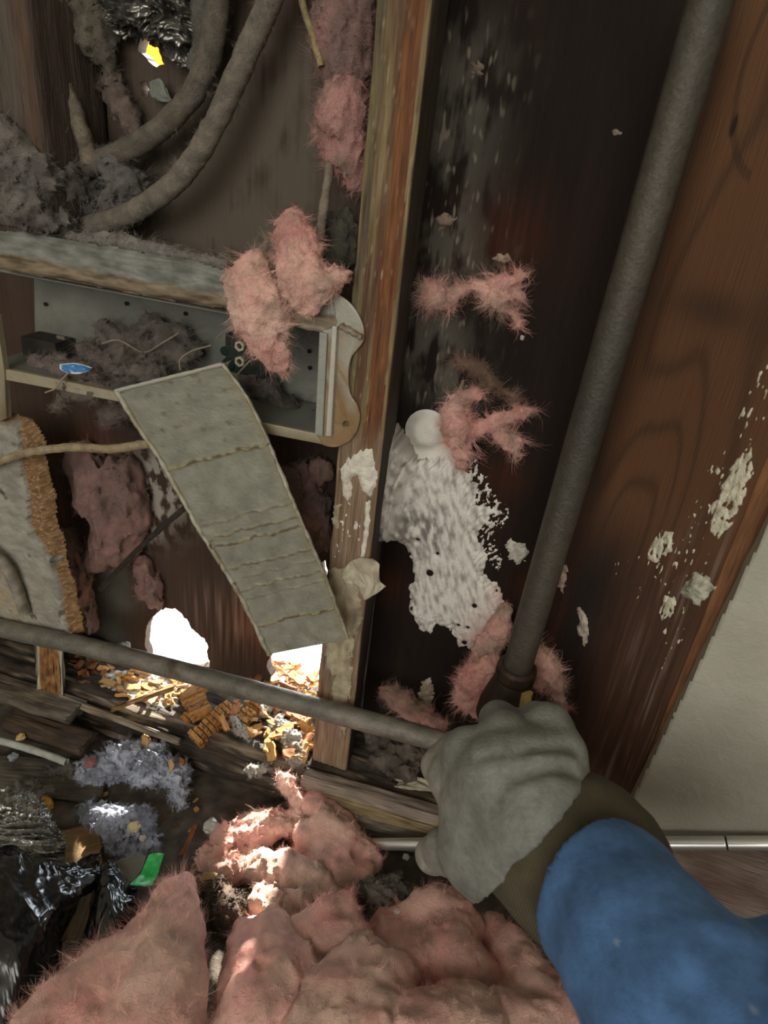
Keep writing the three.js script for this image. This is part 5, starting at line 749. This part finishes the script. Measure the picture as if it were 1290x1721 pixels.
// cubes of rotten wood, split across the grain
function rotten(label, a, b, wide, thick, n, sd) {
  seed(sd); const A = G(a[0], a[1], a[2]), B = G(b[0], b[1], b[2]), d = B.clone().sub(A), L = d.length(), parts = [], base = V(0, 0, 0);
  d.normalize(); const up = V(0, 1, 0.25).addScaledVector(d, -d.dot(V(0, 1, 0.25))).normalize(), side = d.clone().cross(up);
  for (let i = 0; i < n; i++) {
    const g = new THREE.BoxGeometry(L / n * rr(0.74, 0.9), thick * rr(0.8, 1.15), wide * rr(0.85, 1.1), 3, 4, 6), p = g.attributes.position;
    for (let j = 0; j < p.count; j++) p.setXYZ(j, p.getX(j) + 0.0006 * noise(p.getY(j) * 400, p.getZ(j) * 300, i), p.getY(j) + 0.0009 * noise(p.getX(j) * 500, p.getZ(j) * 260, i + 4), p.getZ(j) + 0.0016 * noise(p.getX(j) * 300, p.getY(j) * 300, i + 8));
    g.computeVertexNormals(); g.applyMatrix4(new THREE.Matrix4().makeBasis(d, up, side).setPosition(A.clone().addScaledVector(d, L * (i + 0.5) / n).addScaledVector(up, rr(-0.001, 0.001)).addScaledVector(side, rr(-0.001, 0.001))));
    uvBox(g); const c = mix(C('#9a6230'), C('#c9924f'), rnd()); paint(g, (q) => mix(c, C('#6b4424'), smooth(0.1, 0.5, noise(q.x * 300, q.y * 300, q.z * 300))));
    parts.push(['rot_rib', g, M.wood]);
  }
  const core = new THREE.BoxGeometry(L * 0.94, thick * 0.8, wide * 0.8); core.applyMatrix4(new THREE.Matrix4().makeBasis(d, up, side).setPosition(A.clone().addScaledVector(d, L / 2))); uvBox(core); parts.push(['core', paint(core, () => C('#4a2f1a')), M.wood]);
  return thing('rotten_chunk', label, 'rotten wood', parts);
}
rotten('longest ribbed orange chunk of rotten wood slanting down in front of the plate', [326, 1246, -0.250], [392, 1188, -0.236], 0.017, 0.014, 9, 301);
rotten('ribbed chunk of rotten wood under the conduit right of the round hole', [318, 1160, -0.236], [340, 1202, -0.236], 0.022, 0.010, 6, 302);
rotten('short ribbed chunk of rotten wood in the middle of the plate', [408, 1214, -0.24], [432, 1184, -0.232], 0.014, 0.009, 6, 303);
rotten('pale split chunk of rotten wood left of the longest ribbed chunk', [308, 1212, -0.246], [330, 1190, -0.24], 0.010, 0.006, 4, 304);
function floorClump(kind, label, lists, opt) {
  seed(clumpSeed++); const balls = lists.map((l) => l.map(([x, y, h, r]) => [G(x, y, h), r])), [core, st] = fluff(balls, opt);
  return thing(kind === 'pink' ? 'insulation_tuft' : 'dust_clump', label, kind === 'pink' ? 'insulation' : 'dust', [['clump_body', core, M.wool], ['loose_strands', st, M.strand, { kind: 'stuff' }]]);
}
const dust = { k: 0.006, rough: 0.008, freq: 140, fine: 0.0034, ff: 560, cell: 0.0013, len: [0.002, 0.008], wide: 0.00007, n: 7800, lean: 1.3, sag: 0.1 };
const blue = lintCol('#bfc5d4', '#888c99'), greyDust = lintCol('#8a857e', '#68635d');  // first colour: grey dust with bluish sky light mixed in
floorClump('dust', 'fluffy dust pile, its grey tinted blue for sky light, on the floor left of the rotten chunks', [[[150, 1300, -0.285, 0.014], [200, 1280, -0.278, 0.018], [250, 1290, -0.278, 0.018], [296, 1300, -0.282, 0.014]], [[215, 1262, -0.275, 0.011], [265, 1262, -0.272, 0.010]], [[300, 1330, -0.288, 0.010], [305, 1350, -0.29, 0.007]]], { ...dust, col: blue, n: 16000 });
floorClump('dust', 'lower lobe of dust, also tinted blue for sky light, in front of the main dust pile', [[[150, 1365, -0.293, 0.011], [190, 1385, -0.29, 0.015], [230, 1385, -0.288, 0.014], [245, 1420, -0.29, 0.012]], [[200, 1410, -0.292, 0.012], [225, 1440, -0.293, 0.010]]], { ...dust, col: lintCol('#b3b9cb', '#7c7e89'), n: 14000 });  // sky light tint put into this dust colour too
floorClump('dust', 'pale grey dust trailing off to the left of the dust pile', [[[90, 1300, -0.294, 0.010], [120, 1300, -0.292, 0.010]], [[40, 1330, -0.296, 0.012], [80, 1335, -0.296, 0.010]]], { ...dust, rough: 0.006, col: greyDust, n: 3900 });
floorClump('dust', 'whitish fluff on the plate left of the stud foot', [[[470, 1215, -0.240, 0.008], [490, 1245, -0.238, 0.010], [500, 1275, -0.242, 0.010]], [[440, 1195, -0.238, 0.006], [455, 1190, -0.236, 0.005]], [[425, 1295, -0.246, 0.007], [445, 1290, -0.246, 0.006]]], { ...dust, rough: 0.006, col: lintCol('#b9b4aa', '#8b857b'), n: 4500 });
floorClump('dust', 'small white fluff strand between the short and the longest rotten chunk', [[[393, 1205, -0.236, 0.004], [402, 1225, -0.238, 0.005], [412, 1240, -0.24, 0.004]]], { ...dust, rough: 0.004, col: lintCol('#c9c6bd', '#a09a90'), n: 1500 });
floorClump('dust', 'grey dust ball among the pink wool left of the glove', [[[620, 1492, -0.25, 0.008], [640, 1510, -0.25, 0.009], [660, 1490, -0.255, 0.009], [675, 1505, -0.255, 0.007]]], { ...dust, rough: 0.006, col: lintCol('#7a736b', '#5b554e'), n: 2700 });
floorClump('dust', 'brown fibrous dust in the dark gap between the pink pieces', [[[360, 1500, -0.27, 0.012], [380, 1540, -0.262, 0.016], [400, 1520, -0.265, 0.010]]], { ...dust, rough: 0.006, col: lintCol('#5b4c40', '#3d332b'), n: 3300 });
const small = (label, px, py, y, r, col, name, cat, mat = M.plain) => { const g = new THREE.IcosahedronGeometry(r, 3), p = g.attributes.position, c = G(px, py, y); for (let i = 0; i < p.count; i++) { const v = V(p.getX(i), p.getY(i), p.getZ(i)).multiplyScalar(1 + 0.45 * noise(p.getX(i) / r * 1.3 + px, p.getY(i) / r * 1.3, p.getZ(i) / r * 1.3)); p.setXYZ(i, v.x + c.x, v.y * 0.7 + c.y, v.z + c.z); } g.computeVertexNormals(); uvBox(g); single(name, label, cat, paint(g, () => C(col)), mat); };
small('cream flake sitting in a dark hollow of the lower dust lobe', 226, 1390, -0.276, 0.0055, '#c9b98a', 'plaster_crumb', 'crumb');
small('little white crumb just right of the cream flake', 240, 1408, -0.279, 0.003, '#c3b9a9', 'plaster_crumb', 'crumb');
small('dark red and white crumb in the middle of the dust pile', 152, 1282, -0.262, 0.0055, '#8d5f58', 'plaster_crumb', 'crumb');
small('orange-gold crumb above the shiny crumpled sheet', 74, 1352, -0.288, 0.0075, '#c08a28', 'plaster_crumb', 'crumb', std({ vertexColors: true, roughness: 0.3 }));
small('clear crumpled plastic bit at the left end of the sunlit pink wool', 355, 1387, -0.272, 0.0075, '#a9a7a0', 'plastic_bit', 'plastic bit', std({ vertexColors: true, roughness: 0.2 }));
small('pale bluish crumb below the white cable end', 22, 1272, -0.272, 0.0045, '#8f99a0', 'plaster_crumb', 'crumb');
small('yellowish crumb on the brown splintered board end', 35, 1238, -0.262, 0.004, '#c0a468', 'plaster_crumb', 'crumb');
small('white crumb beside the grey dust ball left of the glove', 668, 1532, -0.24, 0.0032, '#cfc8be', 'plaster_crumb', 'crumb');
small('tiny white crumb under the shiny conduit', 682, 1440, -0.27, 0.003, '#a8a59e', 'plaster_crumb', 'crumb');
small('translucent lump on the conduit above the chips', 208, 1086, -0.2, 0.006, '#8d8c84', 'plaster_crumb', 'crumb');

// plastic sheets at the left
{
  const g = (l) => l.map(([x, y, h]) => G(x, y, h)), clear = new THREE.MeshPhysicalMaterial({ vertexColors: true, side: THREE.DoubleSide, roughness: 0.16, metalness: 0.35, clearcoat: 0.6, clearcoatRoughness: 0.2 });
  single('plastic_sheet', 'crumpled shiny grey plastic sheet at the left edge above the black bag', 'plastic sheet', sheet([g([[-60, 1345, -0.26], [0, 1340, -0.255], [40, 1345, -0.262], [62, 1362, -0.275]]), g([[-60, 1380, -0.25], [0, 1375, -0.245], [50, 1380, -0.25], [80, 1395, -0.27]]), g([[-60, 1415, -0.255], [0, 1410, -0.25], [60, 1415, -0.255], [96, 1425, -0.275]]), g([[-60, 1450, -0.27], [0, 1445, -0.266], [60, 1450, -0.27], [100, 1448, -0.283]])], 150, 110, 0.0005, (u, v) => crumple(9, 0.0055, 4)(u * 1.0, v * 3.2), (u, v) => mix(C('#8f8c84'), C('#5b5851'), clamp(0.5 + fbm(u * 8, v * 8, 3, 4) * 1.8))), clear);
  const bag = new THREE.MeshPhysicalMaterial({ color: new THREE.Color('#0d0d0e'), side: THREE.DoubleSide, roughness: 0.28, clearcoat: 0.5, clearcoatRoughness: 0.15 });
  single('plastic_bag', 'large black plastic bag at the left edge below the shiny sheet', 'plastic bag', sheet([g([[-80, 1425, -0.262], [0, 1432, -0.256], [50, 1448, -0.254], [100, 1470, -0.258], [165, 1450, -0.268]]), g([[-80, 1470, -0.240], [0, 1475, -0.236], [60, 1490, -0.238], [120, 1490, -0.246], [158, 1470, -0.266]]), g([[-80, 1540, -0.228], [0, 1540, -0.224], [60, 1545, -0.228], [95, 1540, -0.245], [120, 1520, -0.27]]), g([[-80, 1620, -0.23], [0, 1620, -0.228], [40, 1625, -0.232], [70, 1610, -0.25], [90, 1590, -0.28]]), g([[-80, 1740, -0.25], [0, 1735, -0.25], [40, 1720, -0.26], [60, 1700, -0.28], [80, 1690, -0.297]])], 120, 120, 0.0006, (u, v) => crumple(23, 0.0035, 3)(u, v) * (0.35 + smooth(0.5, 1, u) + 0.8 * smooth(0.25, 0.0, v)), () => [1, 1, 1]), bag);
  single('plastic_bag', 'black plastic flap standing between the bag and the green tape', 'plastic bag', sheet([g([[150, 1560, -0.285], [165, 1500, -0.278], [178, 1456, -0.270], [196, 1470, -0.274], [216, 1492, -0.28]]), g([[150, 1590, -0.272], [165, 1540, -0.262], [182, 1500, -0.258], [205, 1510, -0.262], [228, 1512, -0.272]]), g([[140, 1660, -0.28], [160, 1640, -0.27], [185, 1620, -0.265], [210, 1590, -0.27], [225, 1560, -0.28]])], 50, 50, 0.0006, (u, v) => crumple(31, 0.003, 3)(u, v), () => [1, 1, 1]), bag);
  single('tan_strip', 'tan flat strip between the black bag and the black flap', 'strip', sheet([g([[150, 1462, -0.28], [172, 1468, -0.278]]), g([[130, 1520, -0.277], [155, 1528, -0.275]]), g([[100, 1580, -0.275], [130, 1590, -0.273]])], 10, 30, 0.0015, (u, v) => 0.0008 * noise(u * 3, v * 6, 2), (u, v) => mix(C('#7d6a50'), C('#5f4f3c'), clamp(0.5 + noise(u * 8, v * 3, 4)))), M.plain);
  const tapeM = std({ vertexColors: true, roughness: 0.35 }), row = (l) => l.map(([x, y, h]) => G(x, y, h));
  single('tape_strip', 'bright green curled tape strip between dust and pink wool', 'tape', sheet([row([[250, 1436, -0.262], [262, 1433, -0.262], [276, 1434, -0.262]]), row([[243, 1452, -0.266], [256, 1450, -0.266], [270, 1452, -0.266]]), row([[236, 1468, -0.268], [250, 1470, -0.268], [264, 1472, -0.268]]), row([[218, 1486, -0.262], [238, 1488, -0.262], [255, 1487, -0.262]])], 24, 40, 0.0006, (u, v) => 0.0006 * noise(u * 4, v * 5, 7), (u, v) => mix(C('#2fb35a'), C('#1f9a48'), clamp(0.5 + fbm(u * 4, v * 6, 3, 3) * 2))), tapeM);
  single('plastic_flap', 'dull translucent grey flap just left of the green tape', 'flap', sheet([row([[190, 1448, -0.276], [215, 1440, -0.27], [246, 1438, -0.268]]), row([[196, 1466, -0.274], [216, 1464, -0.27], [238, 1462, -0.27]]), row([[206, 1486, -0.272], [216, 1486, -0.269], [224, 1480, -0.269]])], 24, 24, 0.0006, (u, v) => 0.001 * noise(u * 4, v * 4, 5), () => C('#5f5b52')), tapeM);
}

// ------------------------------------------------------------------ the pink wool heap in front
const heap = { k: 0.012, rough: 0.006, freq: 42, fine: 0.0009, cell: 0.0024, len: [0.003, 0.010], wide: 0.00006, n: 9000, lean: 1.5, sag: 0.05, out: 0.6 };
floorClump('pink', 'sunlit pink wool with whitish dusty crown behind the green tape', [[[350, 1440, -0.284, 0.011], [380, 1415, -0.279, 0.014], [425, 1400, -0.274, 0.016], [470, 1385, -0.268, 0.014]], [[360, 1468, -0.285, 0.012], [405, 1455, -0.28, 0.015]], [[500, 1370, -0.266, 0.010]]], { ...heap, k: 0.008, freq: 110, rough: 0.006, fine: 0.002, cell: 0.0018, col: pinkCol(0.45, 0.02), n: 9000 });
floorClump('pink', 'thin pale wisp of wool climbing from the heap to the plate', [[[470, 1300, -0.236, 0.005], [485, 1320, -0.244, 0.006], [498, 1345, -0.256, 0.007], [505, 1372, -0.266, 0.007]]], { ...heap, k: 0.006, rough: 0.004, freq: 120, cell: 0.0015, col: pinkCol(0.8, 0.1), n: 4000 });
floorClump('pink', 'pink lump leaning on the pale strips left of the shiny conduit', [[[525, 1352, -0.262, 0.014], [555, 1390, -0.266, 0.018], [590, 1432, -0.268, 0.017], [625, 1452, -0.27, 0.010]], [[520, 1410, -0.268, 0.016], [560, 1465, -0.266, 0.016], [610, 1480, -0.266, 0.010]]], { ...heap, rough: 0.006, freq: 60, col: pinkCol(0.4, 0.12) });
floorClump('pink', 'dusty greyish pink mound in the middle of the heap', [[[440, 1460, -0.268, 0.015], [480, 1468, -0.262, 0.018], [525, 1490, -0.262, 0.017], [555, 1515, -0.26, 0.013]], [[445, 1520, -0.262, 0.016], [490, 1530, -0.256, 0.017]]], { ...heap, k: 0.008, freq: 90, fine: 0.0022, col: pinkCol(0.85, 0.45) });
floorClump('pink', 'wedge-shaped pink piece with a pale upper face', [[[505, 1556, -0.236, 0.009], [545, 1532, -0.236, 0.010], [578, 1522, -0.238, 0.009], [604, 1572, -0.236, 0.010]], [[530, 1582, -0.236, 0.014], [575, 1580, -0.236, 0.014]]], { ...heap, k: 0.008, rough: 0.003, col: pinkCol(0.5, 0.12) });
floorClump('pink', 'large rounded pink piece beside the dark gap at the bottom', [[[420, 1578, -0.250, 0.016], [455, 1588, -0.244, 0.020], [430, 1640, -0.242, 0.024], [470, 1660, -0.238, 0.026], [430, 1720, -0.238, 0.028]], [[500, 1620, -0.242, 0.018]], [[400, 1690, -0.244, 0.016], [395, 1740, -0.244, 0.02]]], { ...heap, rough: 0.007, freq: 50, col: pinkCol(0.5, 0.18), n: 9000 });
floorClump('pink', 'biggest pale pink batt in front at the bottom left', [[[310, 1482, -0.250, 0.008], [292, 1520, -0.238, 0.015], [280, 1580, -0.228, 0.019], [265, 1660, -0.222, 0.025], [240, 1750, -0.22, 0.032]], [[315, 1560, -0.232, 0.009], [312, 1640, -0.225, 0.010], [300, 1740, -0.222, 0.014]], [[225, 1580, -0.238, 0.011], [180, 1640, -0.23, 0.019], [120, 1710, -0.225, 0.024], [70, 1770, -0.225, 0.028]], [[160, 1600, -0.246, 0.004], [135, 1640, -0.238, 0.009]]], { ...heap, k: 0.016, rough: 0.0035, freq: 40, col: pinkCol(0.55, 0.08), n: 14000, len: [0.004, 0.016], flow: V(-0.5, 0.5, -0.3) });
floorClump('pink', 'tan-pink batt at the bottom middle of the heap', [[[575, 1635, -0.236, 0.016], [615, 1625, -0.234, 0.018], [645, 1670, -0.228, 0.024], [560, 1700, -0.228, 0.026], [640, 1760, -0.224, 0.032], [540, 1770, -0.226, 0.03]], [[520, 1690, -0.236, 0.012]]], { ...heap, rough: 0.006, col: pinkCol(0.8, 0.26), n: 9000 });
floorClump('pink', 'rounded rose pink piece under the glove wrist', [[[700, 1545, -0.245, 0.015], [735, 1530, -0.242, 0.017], [770, 1562, -0.24, 0.018], [745, 1610, -0.236, 0.022], [705, 1625, -0.238, 0.018], [790, 1640, -0.234, 0.022]], [[645, 1550, -0.252, 0.010], [665, 1585, -0.248, 0.013], [690, 1630, -0.244, 0.014]]], { ...heap, rough: 0.006, col: pinkCol(0.3, 0.18), n: 9000 });
floorClump('pink', 'pink piece tucked between the cuff and the sleeve edge', [[[825, 1555, -0.245, 0.012], [850, 1600, -0.240, 0.016], [885, 1650, -0.232, 0.018], [930, 1720, -0.225, 0.022], [860, 1740, -0.222, 0.028]]], { ...heap, rough: 0.006, col: pinkCol(0.4, 0.16), n: 6000 });
floorClump('pink', 'flat pink batt along the bottom edge right of the middle', [[[735, 1705, -0.220, 0.018], [780, 1722, -0.216, 0.022], [700, 1760, -0.214, 0.028], [800, 1770, -0.212, 0.028]]], { ...heap, rough: 0.005, col: pinkCol(0.5, 0.12), n: 6000 });

// ------------------------------------------------------------------ the person: gloved hand, knit cuff and blue sleeve
{
  const q = (x, y, d, r) => [Q(x, y, d), r];
  const chainsHand = [
    [q(950, 1450, 0.395, 0.032), q(900, 1390, 0.402, 0.036), q(858, 1320, 0.415, 0.034)], [q(880, 1465, 0.40, 0.032), q(815, 1420, 0.415, 0.029)], [q(930, 1360, 0.405, 0.024), q(905, 1290, 0.418, 0.024)], [q(858, 1320, 0.415, 0.03), q(815, 1350, 0.42, 0.026)],
    [q(865, 1300, 0.418, 0.020), q(846, 1236, 0.432, 0.0135), q(838, 1212, 0.458, 0.0115), q(860, 1216, 0.482, 0.0095)],
    [q(935, 1345, 0.41, 0.019), q(938, 1268, 0.424, 0.0155), q(921, 1222, 0.438, 0.0135), q(903, 1206, 0.455, 0.011)],
    [q(830, 1330, 0.42, 0.020), q(785, 1266, 0.437, 0.0145), q(768, 1262, 0.465, 0.0115), q(800, 1262, 0.488, 0.0095)],
    [q(805, 1380, 0.42, 0.020), q(757, 1308, 0.446, 0.0128), q(739, 1288, 0.466, 0.0108), q(765, 1300, 0.488, 0.009)],
    [q(815, 1450, 0.415, 0.020), q(752, 1428, 0.445, 0.0135), q(729, 1436, 0.464, 0.0108), q(755, 1452, 0.484, 0.009)]];
  const h = chains(chainsHand, 0.009);
  const onto = (f) => (x, y) => { const d = ray(x, y).normalize(); let t = 0.15; for (let i = 0; i < 80; i++) { const e = f(EYE.x + d.x * t, EYE.y + d.y * t, EYE.z + d.z * t); t += Math.max(e, -0.01) * 0.9; if (Math.abs(e) < 0.0004) break; } return EYE.clone().addScaledVector(d, t); };
  const crease = (f, list, depth, w) => { const c = list.map(([x, y]) => onto(f)(x, y)); return (x, y, z) => { let m = 1; for (let i = 0; i + 1 < c.length; i++) { const a = c[i], b = c[i + 1], e = b.clone().sub(a), t = clamp(((x - a.x) * e.x + (y - a.y) * e.y + (z - a.z) * e.z) / e.lengthSq()); m = Math.min(m, Math.hypot(x - a.x - e.x * t, y - a.y - e.y * t, z - a.z - e.z * t)); } return depth * Math.exp(-(m * m) / (w * w)); }; };
  const cr = [crease(h.f, [[868, 1262], [895, 1256], [930, 1254], [962, 1257]], 0.0042, 0.0038), crease(h.f, [[872, 1300], [905, 1293], [940, 1291], [966, 1297]], 0.0042, 0.0038), crease(h.f, [[826, 1352], [836, 1325], [852, 1306], [880, 1296]], 0.0035, 0.0055), crease(h.f, [[806, 1272], [820, 1266], [842, 1264]], 0.003, 0.0034), crease(h.f, [[885, 1276], [925, 1272], [960, 1276]], -0.0022, 0.0045), crease(h.f, [[880, 1322], [915, 1312], [950, 1318]], -0.0016, 0.006)];
  const axis = Q(905, 1398, 0.402).sub(Q(985, 1480, 0.39)).normalize();
  const end = Q(893, 1432, 0.37);                                     // the coating stops across the wrist
  const n = axis.clone();
  const glove = nets((x, y, z) => { let d = h.f(x, y, z); if (d > 0.02) return d; for (const c of cr) d += c(x, y, z); d += 0.0009 * fbm(x * 60, y * 60, z * 60, 3); const e = (end.x - x) * n.x + (end.y - y) * n.y + (end.z - z) * n.z + 0.0012 * noise(x * 120, y * 120, z * 120); return Math.max(d, e); }, h.lo.clone().subScalar(0.012), h.hi.clone().addScalar(0.012), 0.002);
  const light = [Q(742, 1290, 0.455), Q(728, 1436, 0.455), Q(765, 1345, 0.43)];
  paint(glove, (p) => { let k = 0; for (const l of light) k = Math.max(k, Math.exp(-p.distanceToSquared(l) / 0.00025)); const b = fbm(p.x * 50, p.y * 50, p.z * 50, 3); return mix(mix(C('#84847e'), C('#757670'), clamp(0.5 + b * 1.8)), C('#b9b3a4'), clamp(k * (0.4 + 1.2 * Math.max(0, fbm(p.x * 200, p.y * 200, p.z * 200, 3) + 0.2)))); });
  uvBox(glove);
  const knit = tex(256, 256, (u, v) => { const x = u * 32, y = v * 32, k = Math.abs(Math.sin(x * 3.1416)) * 0.6 + 0.4 * Math.abs(Math.sin((y + Math.floor(x) * 0.5) * 3.1416)); return g1(0.45 + 0.5 * k); }), knitB = tex(256, 256, (u, v) => { const x = u * 32, y = v * 32; return g1(Math.abs(Math.sin(x * 3.1416)) * 0.6 + 0.4 * Math.abs(Math.sin((y + Math.floor(x) * 0.5) * 3.1416))); }, false);
  const ch = chains([[q(880, 1400, 0.405, 0.0325), q(945, 1455, 0.393, 0.0345), q(1010, 1505, 0.375, 0.034), q(1060, 1545, 0.355, 0.034)], [q(935, 1400, 0.407, 0.026), q(990, 1400, 0.402, 0.027), q(1030, 1440, 0.392, 0.028)]], 0.02);
  const cuff = nets((x, y, z) => { let d = ch.f(x, y, z); if (d > 0.02) return d; const e = (x - end.x) * n.x + (y - end.y) * n.y + (z - end.z) * n.z; d += 0.0006 * noise(x * 90, y * 90, z * 90) - 0.0008 * smooth(-0.012, 0.0, e); return Math.max(d, e - 0.014); }, ch.lo.clone().subScalar(0.01), ch.hi.clone().addScalar(0.01), 0.0022);
  paint(cuff, (p) => mix(C('#5b5440'), C('#4a4433'), clamp(0.5 + fbm(p.x * 40, p.y * 40, p.z * 40, 3) * 2))); uvBox(cuff);
  const sh = chains([[q(948, 1460, 0.385, 0.0375), q(1020, 1515, 0.355, 0.0395), q(1090, 1610, 0.315, 0.0395), q(1178, 1730, 0.285, 0.045), q(1380, 1920, 0.25, 0.055)], [q(1262, 1664, 0.300, 0.0265), q(1420, 1672, 0.29, 0.034)]], 0.007);
  const so = Q(972, 1474, 0.355), sn = Q(948, 1460, 0.385).sub(Q(1020, 1515, 0.355)).normalize();
  const folds = [crease(sh.f, [[1215, 1585], [1205, 1635], [1165, 1685]], 0.005, 0.008), crease(sh.f, [[1250, 1570], [1235, 1630], [1215, 1670], [1160, 1712]], -0.003, 0.007), crease(sh.f, [[1285, 1600], [1265, 1660], [1220, 1715]], 0.004, 0.009)];
  const sleeve = nets((x, y, z) => { let d = sh.f(x, y, z); if (d > 0.03) return d; for (const f of folds) d += f(x, y, z); d += 0.0014 * noise(x * 26, y * 26, z * 26) + 0.0004 * noise(x * 90, y * 90, z * 90); const e = (x - so.x) * sn.x + (y - so.y) * sn.y + (z - so.z) * sn.z; return Math.max(d, -(d + 0.010), e); }, sh.lo.clone().subScalar(0.01), V(Math.min(sh.hi.x, 0.6), sh.hi.y + 0.01, sh.hi.z + 0.01), 0.0026);
  paint(sleeve, (p) => { const f = noise(p.x * 340, p.y * 340, p.z * 340) + 0.4 * noise(p.x * 900, p.y * 900, p.z * 900); return mix(mix(C('#5680b6'), C('#4a70a2'), clamp(0.5 + fbm(p.x * 22, p.y * 22, p.z * 22, 3) * 2)), C('#b4c4d8'), smooth(0.86, 1.0, f) * 0.7); }); uvBox(sleeve);
  const arm = chains([[q(990, 1490, 0.375, 0.026), q(1090, 1605, 0.325, 0.026), q(1170, 1700, 0.295, 0.026)]], 0.01);
  const body = nets((x, y, z) => arm.f(x, y, z), arm.lo.clone().subScalar(0.006), arm.hi.clone().addScalar(0.006), 0.004); paint(body, () => C('#b98a72'));
  thing('person', 'gloved hand and forearm in a blue sleeve, gripping the pipe fitting from the right', 'person', [
    ['arm', uvBox(body), M.plain],
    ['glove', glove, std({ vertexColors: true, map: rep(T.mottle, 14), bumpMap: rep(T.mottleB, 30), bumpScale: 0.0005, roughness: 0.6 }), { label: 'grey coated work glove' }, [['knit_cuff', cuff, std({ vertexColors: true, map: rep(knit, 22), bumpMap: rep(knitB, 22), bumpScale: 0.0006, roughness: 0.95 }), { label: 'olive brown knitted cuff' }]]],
    ['sleeve', sleeve, std({ vertexColors: true, map: rep(T.mottle, 10), bumpMap: rep(T.woolB, 16), bumpScale: 0.0006, roughness: 0.85 }), { label: 'bright blue sleeve with bits of lint' }]]);
}
renderer.render(scene, camera);
